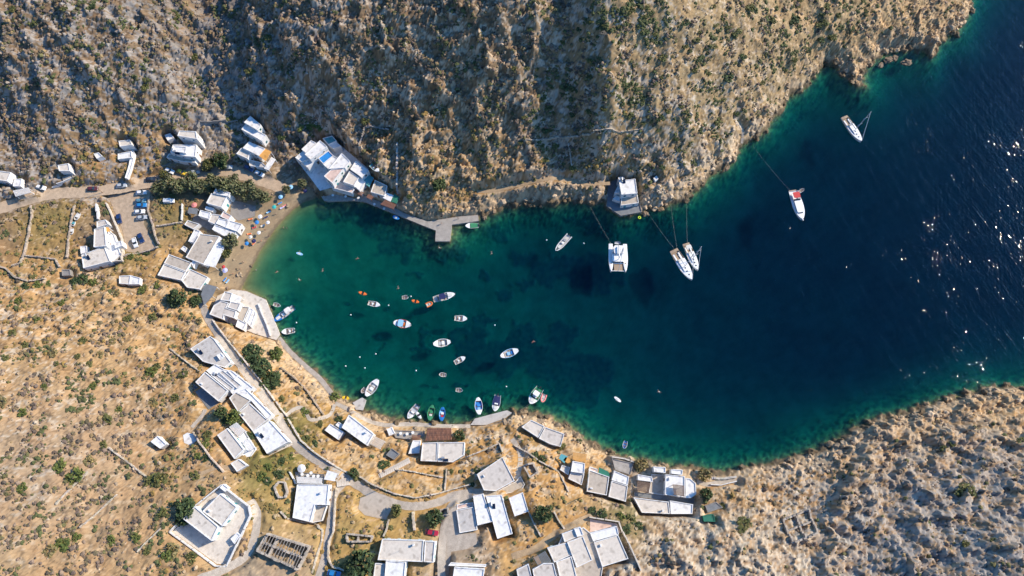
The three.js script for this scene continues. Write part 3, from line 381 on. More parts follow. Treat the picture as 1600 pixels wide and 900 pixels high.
function polyDistance(p, x, z) { // negative inside
  let d2 = 1e18, inside = false;
  for (let i = 0, j = p.length - 1; i < p.length; j = i++) {
    const [ax, az] = p[j], [bx, bz] = p[i], ex = bx - ax, ez = bz - az;
    if ((az > z) !== (bz > z) && x < (ex * (z - az)) / ez + ax) inside = !inside;
    let t = ((x - ax) * ex + (z - az) * ez) / (ex * ex + ez * ez); t = t < 0 ? 0 : t > 1 ? 1 : t;
    d2 = Math.min(d2, (x - ax - ex * t) ** 2 + (z - az - ez * t) ** 2);
  }
  return inside ? -Math.sqrt(d2) : Math.sqrt(d2);
}

// ---------------------------------------------------------------- terrain: relief, colour, cuts for lanes and houses
// sea grass meadows and sunken boulder fields on the sea bed: [px, py, half width, half height in px]
const meadows = [[664, 535, 7, 22], [655, 548, 18, 6], [712, 520, 14, 10], [740, 545, 22, 40], [775, 560, 40, 26], [815, 530, 30, 25], [760, 500, 16, 8], [850, 560, 50, 26], [900, 580, 60, 30], [900, 620, 40, 16], [880, 520, 30, 16], [760, 430, 9, 7], [820, 400, 26, 14], [870, 420, 40, 20], [930, 420, 50, 34], [940, 360, 30, 10], [900, 345, 26, 8], [820, 440, 20, 9], [790, 460, 9, 5], [600, 545, 4, 7], [583, 530, 4, 6], [678, 600, 6, 4], [760, 620, 8, 5], [720, 600, 6, 4], [610, 360, 40, 16], [560, 340, 40, 14], [520, 335, 26, 9], [620, 390, 34, 18], [650, 430, 10, 6], [700, 400, 30, 10], [780, 370, 18, 10]].map(([x, y, a, b]) => { const p = P(x, y, -5); return [p.x, p.z, a * 0.27, b * 0.28]; });
function meadowAt(x, z) {
  const wx = x + N(x / 9, z / 9) * 2.6 + N2(x / 3, z / 3) * 0.9, wz = z + N2(x / 9, z / 9) * 2.6 + N(x / 3.1, z / 3.1) * 0.9;
  let m = 0;
  for (const [mx, mz, a, b] of meadows) { const d = Math.hypot((wx - mx) / a, (wz - mz) / b); if (d < 1.25) m = Math.max(m, 1 - sstep(0.8, 1.15, d)); }
  return m;
}
for (let j = 0; j < NZ; j++) for (let i = 0; i < NX; i++) {
  const x = ax[i], z = az[j], o = j * NX + i, q = zoneAt(x, z), core = i >= I0 - 6 && i <= I0 + CI + 6 && j >= J0 - 6 && j <= J0 + CJ + 6;
  const rough = q[10], relief = q[7], rockShare = q[6];
  let sd = coastDistance(x, z);
  const near = Math.abs(sd) < 12 ? 1 : 0;
  if (near) sd += rough * (N(x / 4.5, z / 4.5) * 1.0 + N2(x / 1.7, z / 1.7) * 0.5);
  shore[o] = sd;
  let h = H0(x, z);
  if (sd > 0) {
    h = Math.max(h, 0.05 * Math.min(sd, 12)) + Math.min(1, rough) * (0.5 * sstep(0, 1.0, sd) + 1.0 * sstep(0.6, 5, sd));
    const k = relief * sstep(0, 4, sd) + (rough > 0.5 ? 0.35 * sstep(0, 0.8, sd) + 0.5 * (rough - 0.5) * sstep(0.3, 1.5, sd) * (1 - sstep(6, 12, sd)) : 0);
    let n = 0;
    if (core) n = ridge(N(x / 21, z / 21)) * 0.9 + ridge(N2(x / 8.5 + 7, z / 8.5)) * 0.32 - ridge(N(x / 3.9, z / 3.9 + 31)) * 0.34 - ridge(N2(x / 1.8, z / 1.8)) * (0.26 + 0.34 * rockShare) + N(x / 0.98, z / 0.98) * (0.16 + 0.26 * rockShare);
    else n = N(x / 60, z / 60) * 6;
    h += 0.72 * (k * n - k * 0.3);
    if (core) h += ledgeAt(x, z) * sstep(1, 4, sd);
    if (core && x > 60) h += 0.5 * (rough - 0.9) * sstep(0.5, 3, sd) * (1 - sstep(10, 24, sd)) * ridge(N((x * 0.9 + z * 0.44) / 1.9, (z * 0.9 - x * 0.44) / 8));
    if (core && relief > 0.6) { // tilted beds of rock stand out as broken ledges
      const bed = (x * 0.42 + z * 0.91 + h * 0.9 + N(x / 26, z / 26) * 7 + N2(x / 9, z / 9) * 2) / 8.5, fr = bed - Math.floor(bed), on1 = sstep(0.05, 0.55, N(x / 17 + 60, z / 17 + 11) + 0.25);
      h += (relief - 0.55) * 2.7 * on1 * sstep(1, 6, sd) * (sstep(0, 0.14, fr) - fr);
    }
    if (h < 0.06) h = 0.06 + 0.02 * sd;
    // colour: soil and bedrock by outcrop noise of its own
    const f = N2(x / 9.3 + 90 + z / 30, z / 4.6) * 0.45 + N(x / 3.1, z / 1.9 - 70) * 0.4 + N2(x / 1.3 - 50, z / 0.9 + 20) * 0.35;
    const coastRock = rough > 0.6 ? 1 - sstep(2, 9, sd + N(x / 3, z / 3) * 2) : 0;
    const t = sstep(-0.12, 0.12, f + (rockShare - 0.5) * 1.3 + coastRock * 0.35);
    const litter = 1 - 0.42 * sstep(0.12, 0.55, N(x / 1.6 + 17, z / 1.3) * 0.7 + N2(x / 4.4, z / 4.4 + 5) * 0.5) * Math.min(1, relief * 1.8), g = litter * 1.06 + N(x / 0.8 + 3, z / 0.8) * 0.18 + N2(x / 14, z / 14) * 0.10, warm = N(x / 11 - 33, z / 11 + 12) * 0.05;
    const wet = rough > 0.5 ? 1 - sstep(0.7, 2.3, sd + N2(x / 1.3, z / 1.3) * 0.6) : 1 - sstep(0.4, 1.6, sd + N2(x / 2, z / 2) * 0.4); // the wet, weedy or damp line at the water's edge
    for (let c = 0; c < 3; c++) {
      let v = lerp(q[c], lerp(q[3 + c], [0.47, 0.335, 0.20][c], coastRock * 0.7), t) * (g + (c === 0 ? warm : c === 2 ? -warm : 0));
      v = lerp(v, rough > 0.5 ? [0.115, 0.083, 0.047][c] : v * 0.62, wet);
      col[o * 3 + c] = Math.max(0.02, v);
    }
  } else {
    h = Math.min(h, -0.05 * Math.min(-sd, 20) - 0.02) - Math.min(1, rough) * (0.5 * sstep(0, 0.9, -sd) + 0.9 * sstep(0, 6, -sd));
    const m = core ? meadowAt(x, z) : 0, boulders = rough > 0.4 ? 1 - sstep(4, 13, -sd + N(x / 4, z / 4) * 4) : 0;
    if (core) h += N(x / 11, z / 11) * 0.25 * sstep(3, 10, -sd) + boulders * (ridge(N2(x / 2.6, z / 2.6)) * 0.35 + N(x / 1.3, z / 1.3) * 0.2) * sstep(0, 2, -sd) + m * 0.35;
    h = Math.min(h, -0.04);
    const sand = [0.195, 0.168, 0.066], speck = 1 + N(x / 1.6, z / 1.6) * 0.10 + N2(x / 5, z / 5) * 0.12 + N(x / 17, z / 17) * 0.12;
    const rk = sstep(-0.25, 0.2, N2(x / 2.9 + 8, z / 2.9) + 0.4 * N(x / 1.2, z / 1.2)) * boulders;
    for (let c = 0; c < 3; c++) {
      let v = sand[c] * speck;
      v = lerp(v, [0.09, 0.085, 0.045][c] * speck, rk);
      v = lerp(v, [0.040, 0.055, 0.040][c] * (1 + N(x / 2, z / 2) * 0.35), m * (0.72 + 0.25 * N2(x / 3.3, z / 3.3)));
      col[o * 3 + c] = v;
    }
  }
  hgt[o] = h; zRelief[o] = relief; zScrub[o] = q[8]; zLoose[o] = q[9];
}
const gi = (x) => Math.min(I0 + CI - 1, Math.max(I0, I0 + Math.floor((x - XL) / STEP))), gj = (z) => Math.min(J0 + CJ - 1, Math.max(J0, J0 + Math.floor((z - ZL) / STEP)));
for (const l of lanes) {
  const hw = l[2] / 2, reach = hw + 2;
  // the lane's own gentle profile, then the ground brought to it
  const n = l.pts.length, ys = l.pts.map((p) => Math.max(0.7, H0(p.x, p.z) + 0.3));
  for (let k = 0; k < n; k++) { let s = 0, c = 0; for (let m = -6; m <= 6; m++) { const i = Math.min(n - 1, Math.max(0, k + m)); s += ys[i]; c++; } l.pts[k].y = s / c; }
  const best = new Map();
  for (let k = 0; k < n; k++) {
    const p = l.pts[k];
    for (let j = gj(p.z - reach); j <= gj(p.z + reach); j++) for (let i = gi(p.x - reach); i <= gi(p.x + reach); i++) {
      const d = Math.hypot(ax[i] - p.x, az[j] - p.z), o = j * NX + i, b = best.get(o);
      if (d < reach && (!b || d < b[0])) best.set(o, [d, p.y]);
    }
  }
  for (const [o, [d, y]] of best) {
    const w = 1 - sstep(hw + 0.3, reach, d);
    if (shore[o] > 0.2) hgt[o] = lerp(hgt[o], y, w);
    if (d < hw + 0.35) busy[o] = 1;
  }
}
for (const pad of pads) {
  const xs = pad.p.map((q) => q[0]), zs = pad.p.map((q) => q[1]), f = pad.f;
  for (let j = gj(Math.min(...zs) - f); j <= gj(Math.max(...zs) + f) + 1; j++) for (let i = gi(Math.min(...xs) - f); i <= gi(Math.max(...xs) + f) + 1; i++) {
    const d = polyDistance(pad.p, ax[i], az[j]), o = j * NX + i;
    if (d > f) continue;
    if (d < 0.5) busy[o] = 1;
    if (shore[o] < 0.1 && d > 0) continue;
    const w = 1 - sstep(0.2, f, d), was = hgt[o];
    hgt[o] = lerp(was, Math.min(pad.y, pad.raised ? pad.y : Math.max(pad.y, pad.y)), w);
  }
}
function hAt(x, z) {
  const u = (x - XL) / STEP, v = (z - ZL) / STEP;
  if (u < 0 || v < 0 || u >= CI || v >= CJ) return Math.max(0, H0(x, z));
  const i = Math.floor(u), j = Math.floor(v), fu = u - i, fv = v - j, o = (J0 + j) * NX + I0 + i;
  const a = hgt[o], b = hgt[o + 1], c = hgt[o + NX], d = hgt[o + NX + 1];
  return fu + fv < 1 ? a + (b - a) * fu + (c - a) * fv : d + (c - d) * (1 - fu) + (b - d) * (1 - fv);
}
const on = (px, py) => ground(px, py, hAt);
function nodeAt(x, z) { return gj(z) * NX + gi(x); }
{
  const pos = new Float32Array(NX * NZ * 3);
  for (let j = 0; j < NZ; j++) for (let i = 0; i < NX; i++) { const o = (j * NX + i) * 3; pos[o] = ax[i]; pos[o + 1] = hgt[o / 3]; pos[o + 2] = az[j]; }
  const land = [], sea = [];
  for (let j = 0; j < NZ - 1; j++) for (let i = 0; i < NX - 1; i++) {
    const o = j * NX + i, under = hgt[o] < -0.05 && hgt[o + 1] < -0.05 && hgt[o + NX] < -0.05 && hgt[o + NX + 1] < -0.05;
    (under ? sea : land).push(o, o + NX, o + 1, o + 1, o + NX, o + NX + 1);
  }
  const all = new THREE.BufferGeometry();
  all.setAttribute('position', new THREE.BufferAttribute(pos, 3));
  all.setIndex(new THREE.BufferAttribute(new Uint32Array(land.concat(sea)), 1));
  all.computeVertexNormals();
  const nor = all.attributes.normal.array;
  const cut = (idx) => { // only the corners that the sheet uses
    const map = new Int32Array(NX * NZ).fill(-1), p = [], n = [], c = [], out = new Uint32Array(idx.length);
    idx.forEach((o, k) => {
      if (map[o] < 0) { map[o] = p.length / 3; for (let q = 0; q < 3; q++) { p.push(pos[o * 3 + q]); n.push(nor[o * 3 + q]); c.push(col[o * 3 + q]); } }
      out[k] = map[o];
    });
    const g = new THREE.BufferGeometry();
    g.setAttribute('position', new THREE.Float32BufferAttribute(p, 3)); g.setAttribute('normal', new THREE.Float32BufferAttribute(n, 3)); g.setAttribute('color', new THREE.Float32BufferAttribute(c, 3));
    g.setIndex(new THREE.BufferAttribute(out, 1));
    return g;
  };
  structure('hillside_ground', cut(land), new THREE.MeshStandardMaterial({ name: 'ground', vertexColors: true, roughness: 0.95 }));
  structure('seabed', cut(sea), new THREE.MeshStandardMaterial({ name: 'seabed', vertexColors: true, roughness: 1 }));
}
// ---------------------------------------------------------------- the sea
{
  const wave = noiseTexture(1024, (u, v) => {
    const gust = 0.8 + 0.5 * tileNoise(u, v, 4, N2), bend = tileNoise(u, v, 7) * 0.016, bend2 = tileNoise(u, v, 6, N2) * 0.016;
    let s = 0;
    for (const [a, b, k] of [[9, -4, 1.0], [14, -3, 0.8], [11, 8, 0.5], [23, -12, 0.6], [31, 5, 0.5], [43, -20, 0.4], [35, 40, 0.3]]) s += k * Math.sin(2 * Math.PI * (a * (u + bend) + b * (v + bend2)) + a * 1.7 + b);
    return 0.5 + gust * (s * 0.06 + tileNoise(u, v, 62, N2) * 0.10 + tileNoise(u, v, 38) * 0.07);
  });
  wave.repeat.set(1 / 58, 1 / 51);
  const g = new THREE.PlaneGeometry(5000, 5000).rotateX(-Math.PI / 2);
  const uv = g.attributes.uv; for (let i = 0; i < uv.count; i++) uv.setXY(i, g.attributes.position.getX(i), g.attributes.position.getZ(i));
  const water = new THREE.MeshPhysicalMaterial({ name: 'sea water', color: 0xffffff, roughness: 0.05, transmission: 1, thickness: 1, ior: 1.333, attenuationColor: new THREE.Color().setRGB(0.02, 0.50, 0.755), attenuationDistance: 9, bumpMap: wave, bumpScale: 0.30, transparent: true, opacity: 0.5 });
  structure('sea_water', g, water);
}
// ---------------------------------------------------------------- geometry helpers
function geo(pos, idx, uv, colr) {
  const g = new THREE.BufferGeometry();
  g.setAttribute('position', new THREE.Float32BufferAttribute(pos, 3));
  g.setAttribute('uv', new THREE.Float32BufferAttribute(uv ?? new Float32Array((pos.length / 3) * 2), 2));
  if (colr) g.setAttribute('color', new THREE.Float32BufferAttribute(colr, 3));
  if (idx) g.setIndex(idx);
  return g;
}
const area2 = (p) => p.reduce((s, [x, z], i) => { const [a, b] = p[(i + 1) % p.length]; return s + x * b - a * z; }, 0);
const ccw = (p) => (area2(p) > 0 ? p : p.slice().reverse());
function inset(p, d) { // p as ccw() gives it; moved inwards
  const n = p.length, out = [];
  for (let i = 0; i < n; i++) {
    const [ax_, az_] = p[(i + n - 1) % n], [bx, bz] = p[i], [cx, cz] = p[(i + 1) % n];
    let e1x = bx - ax_, e1z = bz - az_, e2x = cx - bx, e2z = cz - bz;
    const l1 = Math.hypot(e1x, e1z) || 1, l2 = Math.hypot(e2x, e2z) || 1;
    e1x /= l1; e1z /= l1; e2x /= l2; e2z /= l2;
    let nx = -e1z - e2z, nz = e1x + e2x;
    const l = Math.hypot(nx, nz) || 1, k = d / Math.max(0.4, ((-e1z * nx + e1x * nz) / l));
    out.push([bx + (nx / l) * k, bz + (nz / l) * k]);
  }
  return out;
}
function flatPoly(p, y, up = true) {
  const tri = THREE.ShapeUtils.triangulateShape(p.map(([x, z]) => new THREE.Vector2(x, z)), []), pos = [], uv = [], nor = [], idx = [];
  p.forEach(([x, z]) => { pos.push(x, y, z); uv.push(x, z); nor.push(0, up ? 1 : -1, 0); });
  tri.forEach(([a, b, c]) => {
    const s = (p[b][0] - p[a][0]) * (p[c][1] - p[a][1]) - (p[c][0] - p[a][0]) * (p[b][1] - p[a][1]);
    if ((s < 0) === up) idx.push(a, b, c); else idx.push(a, c, b);
  });
  const g = geo(pos, idx, uv);
  g.setAttribute('normal', new THREE.Float32BufferAttribute(nor, 3));
  return g.toNonIndexed();
}
function sides(p, y0, y1, out = true) {
  const pos = [], uv = [], nor = [];
  let run = 0;
  p.forEach(([x, z], i) => {
    const [a, b] = p[(i + 1) % p.length], l = Math.hypot(a - x, b - z) || 1, s = out ? 1 : -1, nx = ((b - z) / l) * s, nz = (-(a - x) / l) * s;
    const q = [[x, y0, z, run, y0], [x, y1, z, run, y1], [a, y1, b, run + l, y1], [a, y0, b, run + l, y0]];
    for (const k of out ? [0, 1, 2, 0, 2, 3] : [0, 2, 1, 0, 3, 2]) { pos.push(q[k][0], q[k][1], q[k][2]); uv.push(q[k][3], q[k][4]); nor.push(nx, 0, nz); }
    run += l;
  });
  const g = geo(pos, null, uv);
  g.setAttribute('normal', new THREE.Float32BufferAttribute(nor, 3));
  return g;
}
function ring(p, q, y) {
  const pos = [], uv = [], nor = [];
  p.forEach((a, i) => {
    const j = (i + 1) % p.length, v = [a, p[j], q[j], q[i]];
    for (const k of [0, 2, 1, 0, 3, 2]) { pos.push(v[k][0], y, v[k][1]); uv.push(v[k][0], v[k][1]); nor.push(0, 1, 0); }
  });
  const g = geo(pos, null, uv);
  g.setAttribute('normal', new THREE.Float32BufferAttribute(nor, 3));
  return g;
}
const slab = (p, y0, y1) => mergeGeometries([sides(p, y0, y1), flatPoly(p, y1), flatPoly(p, y0, false)]);
const box = (w, h, d, x = 0, y = 0, z = 0, ry = 0) => { const g = new THREE.BoxGeometry(w, h, d); if (ry) g.rotateY(ry); return g.translate(x, y, z).toNonIndexed(); };
function strip(points, width, lift) { // a band that lies on the ground
  const pos = [], uv = [], nor = [], idx = [], cols = 6;
  let run = 0;
  points.forEach((p, i) => {
    const a = points[Math.max(0, i - 1)], b = points[Math.min(points.length - 1, i + 1)], l = Math.hypot(b.x - a.x, b.z - a.z) || 1, nx = -(b.z - a.z) / l, nz = (b.x - a.x) / l;
    if (i) run += p.distanceTo(points[i - 1]);
    const w = width * (1 + N(run / 3, width) * 0.10);
    for (let c = 0; c <= cols; c++) {
      const o = (c / cols - 0.5) * w, x = p.x + nx * o, z = p.z + nz * o;
      pos.push(x, Math.max(hAt(x, z), p.y - 0.05) + lift, z); uv.push(x, z); nor.push(0, 1, 0);
    }
    if (i) for (let c = 0; c < cols; c++) { const k = i * (cols + 1) + c, m = k - cols - 1; idx.push(m, m + 1, k, k, m + 1, k + 1); }
  });
  const g = geo(pos, idx, uv);
  g.computeVertexNormals();
  return g;
}
// ---------------------------------------------------------------- lanes, yards, quays
for (const l of lanes) structure(l[0], strip(l.pts, l[2], 0.06), mats[l[1]]);
for (const s of surfaces) {
  const p = ccw(s.p);
  structure(s[0], slab(p, s[2] === null ? s.y - 1 : -3.5, s.y + (s[2] === null ? 0.08 : 0)), mats[s[1]]);
}
// ---------------------------------------------------------------- houses
const paneGeo = new THREE.BoxGeometry(0.62, 0.86, 0.06), frameGeo = new THREE.BoxGeometry(0.9, 1.15, 0.1), doorGeo = new THREE.BoxGeometry(0.95, 2.05, 0.1), sillGeo = new THREE.BoxGeometry(1.1, 0.08, 0.22), knobGeo = new THREE.SphereGeometry(0.05, 6, 4);
const tankGeo = new THREE.CylinderGeometry(0.45, 0.45, 1.1, 12).rotateZ(Math.PI / 2), panelGeo = new THREE.BoxGeometry(1.9, 0.07, 1.1), chimneyGeo = new THREE.BoxGeometry(0.5, 0.9, 0.5), capGeo = new THREE.BoxGeometry(0.7, 0.1, 0.7), mastGeo = new THREE.CylinderGeometry(0.035, 0.035, 2.4, 6), hvacGeo = new THREE.BoxGeometry(0.9, 0.7, 0.4);
M('tank', 0.55, 0.55, 0.55, 0.35, { metalness: 0.6 }); M('panel', 0.01, 0.02, 0.05, 0.15); M('metal', 0.4, 0.4, 0.4, 0.4, { metalness: 0.8 });
function addOpenings(g, p, y, h, style) {
  const shade = style === 0 ? mats.shutter : style === 1 ? mats.wood : mats.frame;
  p.forEach(([x, z], i) => {
    const [a, b] = p[(i + 1) % p.length], l = Math.hypot(a - x, b - z);
    if (l < 2.4) return;
    const nx = (b - z) / l, nz = -(a - x) / l, mx = (x + a) / 2, mz = (z + b) / 2;
    if (nx * -mx + nz * -mz < 0) return; // the far walls show nothing
    const n = Math.max(1, Math.floor(l / 3.2)), turn = Math.atan2(nx, nz);
    for (let s = 0; s < (h > 5 ? 2 : 1); s++) for (let k = 0; k < n; k++) {
      const t = (k + 0.5) / n, wx = lerp(x, a, t), wz = lerp(z, b, t), door = s === 0 && k === Math.floor(n / 2) && l > 4;
      const wy = door ? y + 1.02 : y + (h > 5 && s ? h - 1.6 : Math.min(1.6, h * 0.55));
      if (hAt(wx + nx * 0.5, wz + nz * 0.5) > wy - 0.3) continue;
      const m = part(door ? 'door' : 'window', door ? doorGeo : frameGeo, door && style === 2 ? mats.wood : shade, g);
      m.position.set(wx + nx * 0.02, wy, wz + nz * 0.02); m.rotation.y = turn;
      if (door) part('handle', knobGeo, mats.metal, m).position.set(0.36, 0, 0.08);
      else { part('pane', paneGeo, mats.darkglass, m).position.set(0, 0, 0.03); part('sill', sillGeo, mats.white, m).position.set(0, -0.62, 0.08); }
    }
  });
}
let houseNo = 0;
for (const h of houses) {
  const [name, label, category] = h, y = h.y, g = thing(name, label, category, null, 0, null);
  let cx = 0, cz = 0; for (const [x, z] of h.blocks[0].p) { cx += x / h.blocks[0].p.length; cz += z / h.blocks[0].p.length; }
  houseNo++;
  h.blocks.forEach((b, bi) => {
    const p = ccw(b.p), top = y + b.h, roofMat = mats[b.roof], up = bi * 0.013;
    const size = Math.abs(area2(p)) / 2;
    if (b.kind === 'b') {
      const rim = b.h > 2 ? 0.32 : 0.25, q = inset(p, 0.24);
      const plain = b.roof === 'slate' || b.roof === 'concrete' ? mats.concrete : b.roof === 'green' ? mats.green : mats.white;
      part('wall', mergeGeometries([sides(p, y - 2.5, top + up), sides(q, top - rim + up, top + up, false), ring(p, q, top + up)]), plain, g);
      part('roof', flatPoly(q, top - rim + 0.05 + up), roofMat, g);
      if (b.h > 2.3 && size > 14) addOpenings(g, p, y, b.h, houseNo % 3);
      // what stands on the roof
      const c = p.reduce((s, [x, z]) => [s[0] + x / p.length, s[1] + z / p.length], [0, 0]), ry = top - rim + 0.05 + up;
      if (size > 45 && b.h > 3.3) {
        const v = [p[0][0] * 0.6 + c[0] * 0.4, p[0][1] * 0.6 + c[1] * 0.4], w = [p[2][0] * 0.55 + c[0] * 0.45, p[2][1] * 0.55 + c[1] * 0.45];
        const kind = (houseNo * 3 + bi) % 4, turn = Math.atan2(p[1][0] - p[0][0], p[1][1] - p[0][1]);
        if (kind === 0) { const t = part('water_tank', tankGeo, mats.tank, g); t.position.set(v[0], ry + 0.85, v[1]); t.rotation.y = turn; const s = part('solar_panel', panelGeo, mats.panel, g); s.position.set(v[0] + 0.9, ry + 0.55, v[1] + 0.8); s.rotation.set(0.5, turn, 0); const st = part('tank_stand', box(1.0, 0.5, 0.6), mats.metal, g); st.position.set(v[0], ry + 0.22, v[1]); st.rotation.y = turn; }
        if (kind === 1) { const t = part('chimney', chimneyGeo, mats.white, g); t.position.set(w[0], ry + 0.45, w[1]); part('chimney_cap', capGeo, mats.white, t).position.y = 0.55; }
        if (kind !== 3) { const t = part('antenna', mastGeo, mats.metal, g); t.position.set(v[0] * 0.5 + w[0] * 0.5, ry + 1.2, v[1] * 0.5 + w[1] * 0.5); }
        if (kind === 3) { const t = part('air_conditioner', hvacGeo, mats.frame, g); t.position.set(v[0], ry + 0.37, v[1]); t.rotation.y = turn; }
      }
    } else if (b.kind === 't') {
      const q = inset(p, 0.2);
      part('terrace_wall', mergeGeometries([sides(p, y - 2.5, top + up), sides(q, top - 0.35 + up, top + up, false), ring(p, q, top + up)]), b.roof === 'paving' || b.roof === 'slate' ? mats.concrete : mats.white, g);
      part('terrace_floor', flatPoly(q, top - 0.33 + up), roofMat, g);
    } else {
      const posts = [];
      for (const [x, z] of inset(p, 0.2)) posts.push(box(0.14, b.h + 0.4, 0.14, x, y + b.h / 2 - 0.25, z));
      posts.forEach((q) => part('post', q, b.roof === 'brown' || b.roof === 'rust' ? mats.wood : mats.frame, g));
      if (b.kind === 'a') part('canopy', slab(p, top - 0.1, top), roofMat, g);
      else if (b.kind === 'p') {
        // slats across the longer pair of edges
        const A = p[0], B = p[1], D = p[p.length - 1], Cc = p[2], w = Math.hypot(B[0] - A[0], B[1] - A[1]), d = Math.hypot(D[0] - A[0], D[1] - A[1]);
        const [s0, s1, e0, e1, len] = w > d ? [A, B, D, Cc, w] : [A, D, B, Cc, d], n = Math.max(5, Math.round(len / 0.42)), slats = [];
        for (let k = 0; k < n; k++) {
          const t = (k + 0.5) / n, x0 = lerp(s0[0], s1[0], t), z0 = lerp(s0[1], s1[1], t), x1 = lerp(e0[0], e1[0], t), z1 = lerp(e0[1], e1[1], t);
          slats.push(box(Math.hypot(x1 - x0, z1 - z0), 0.08, 0.27, (x0 + x1) / 2, top, (z0 + z1) / 2, -Math.atan2(z1 - z0, x1 - x0)));
        }
        for (const [u, v] of [[s0, s1], [e0, e1]]) part('beam', box(len, 0.16, 0.12, (u[0] + v[0]) / 2, top - 0.13, (u[1] + v[1]) / 2, -Math.atan2(v[1] - u[1], v[0] - u[0])), roofMat, g);
        slats.forEach((q) => part('slat', q, roofMat, g));
      } else { // a roof of rows of half-round tiles
        const A = p[0], B = p[1], D = p[3], Cc = p[2], n = 20, rows = 6;
        part('roof_deck', slab(p, top - 0.15, top - 0.05), mats.wood, g);
        for (let k = 0; k < n; k++) for (let r = 0; r < rows; r++) {
          const t = (k + 0.5) / n, u0 = r / rows, u1 = (r + 1.12) / rows, x0 = lerp(lerp(A[0], D[0], t), lerp(B[0], Cc[0], t), u0), z0 = lerp(lerp(A[1], D[1], t), lerp(B[1], Cc[1], t), u0), x1 = lerp(lerp(A[0], D[0], t), lerp(B[0], Cc[0], t), Math.min(1, u1)), z1 = lerp(lerp(A[1], D[1], t), lerp(B[1], Cc[1], t), Math.min(1, u1));
          const L = Math.hypot(x1 - x0, z1 - z0), c = new THREE.CylinderGeometry(0.24, 0.27, L, 6, 1, true, -Math.PI / 2, Math.PI).rotateX(-Math.PI / 2).rotateY(Math.atan2(x1 - x0, z1 - z0)).translate((x0 + x1) / 2, top - 0.06 + 0.03 * r * 0.2 + rr(-0.01, 0.02), (z0 + z1) / 2);
          part('roof_tile', c, pick([mats.rust, mats.rust, M('rust2', 0.30, 0.15, 0.10, 0.9, gm), M('rust3', 0.19, 0.10, 0.075, 0.9, gm)]), g);
        }
      }
    }
  });
}
// ---------------------------------------------------------------- walls
const stoneMat = new THREE.MeshStandardMaterial({ name: 'field stone', vertexColors: true, roughness: 0.95 });
function tintGeo(g, r, gg, b) { const n = g.attributes.position.count, c = new Float32Array(n * 3); for (let i = 0; i < n; i++) { c[i * 3] = r; c[i * 3 + 1] = gg; c[i * 3 + 2] = b; } g.setAttribute('color', new THREE.BufferAttribute(c, 3)); return g; }
function along(px, stepM, closed) {
  const q = pairs(px).map(([a, b]) => on(a, b)); if (closed) q.push(q[0].clone());
  const out = [];
  for (let i = 0; i < q.length - 1; i++) { const l = q[i].distanceTo(q[i + 1]), n = Math.max(1, Math.round(l / stepM)); for (let k = 0; k < n; k++) out.push({ a: q[i].clone().lerp(q[i + 1], k / n), b: q[i].clone().lerp(q[i + 1], (k + 1) / n) }); }
  return out;
}
function stoneWall(label, px, h = 1.0, w = 0.6, tone = [0.40, 0.33, 0.26], closed = false, name = 'dry_stone_wall', cat = 'wall') {
  const gs = [];
  for (const { a, b } of along(px, 0.75, closed)) {
    const L = a.distanceTo(b), y = hAt((a.x + b.x) / 2, (a.z + b.z) / 2), ang = -Math.atan2(b.z - a.z, b.x - a.x);
    for (let r = 0; r < 2; r++) {
      const hh = (h / 2) * rr(0.85, 1.2), k = rr(0.7, 1.25), g = box(L * rr(1.0, 1.25), hh + (r ? 0 : 0.8), w * rr(0.8, 1.15) * (r ? 0.85 : 1), (a.x + b.x) / 2 + rr(-0.06, 0.06), y + (r ? h * 0.72 : hh / 2 - 0.4), (a.z + b.z) / 2 + rr(-0.06, 0.06), ang + rr(-0.15, 0.15));
      gs.push(tintGeo(g, tone[0] * k, tone[1] * k * rr(0.95, 1.03), tone[2] * k * rr(0.9, 1.05)));
    }
  }
  return topMesh(name, mergeGeometries(gs), stoneMat, label, cat, 'dry stone walls');
}
function plasterWall(label, px, h, w = 0.3, closed = false, m = 'white') {
  const gs = [];
  for (const { a, b } of along(px, 2.5, closed)) {
    const y = Math.min(hAt(a.x, a.z), hAt(b.x, b.z));
    gs.push(box(a.distanceTo(b) + w * 0.6, h + 1.2, w, (a.x + b.x) / 2, Math.max(hAt(a.x, a.z), hAt(b.x, b.z)) + h - (h + 1.2) / 2, (a.z + b.z) / 2, -Math.atan2(b.z - a.z, b.x - a.x)));
  }
  return topMesh('plastered_wall', mergeGeometries(gs), mats[m], label, 'wall', 'plastered walls');
}
const pale = [0.50, 0.43, 0.34], greyst = [0.34, 0.31, 0.28];
stoneWall('dry stone wall between the bare brown plot and the golden grass field', [50, 322, 50, 345, 45, 370, 38, 400, 33, 412, 20, 416]);
stoneWall('thin dry stone wall between golden field and plot with three upturned boats', [118, 321, 113, 345, 108, 375, 106, 403]);
stoneWall('dry stone wall closing the south end of the golden field', [40, 400, 60, 402, 88, 406, 95, 418]);
stoneWall('curved dry stone wall at the foot of the brown plot', [-5, 415, 10, 420, 25, 434, 45, 440, 72, 436]);
stoneWall('dry stone wall along the east side of the parking lot', [234, 312, 232, 328, 240, 352, 243, 368, 249, 382]);
stoneWall('dry stone wall below the small green plot under the parking lot', [195, 402, 220, 396, 248, 387]);
stoneWall('dry stone wall south of the rust-brown grass plot near the pink parasol', [246, 354, 262, 352, 286, 349]);
plasterWall('white wall beside the rust-brown grass plot near the pink parasol', [286, 320, 285, 345], 1.2);
plasterWall('outer cream wall curving round the ramp house drive', [168, 319, 176, 336, 184, 355, 192, 374, 194, 392, 193, 409, 180, 412], 1.5, 0.35, false, 'cream');
plasterWall('white wall at the gate end of the ramp house drive', [153, 321, 155, 333, 156, 344], 1.6, 0.5);
plasterWall('low wall running down from the lone beige-roofed cube house to the road', [113, 279, 100, 285, 84, 294], 0.9);
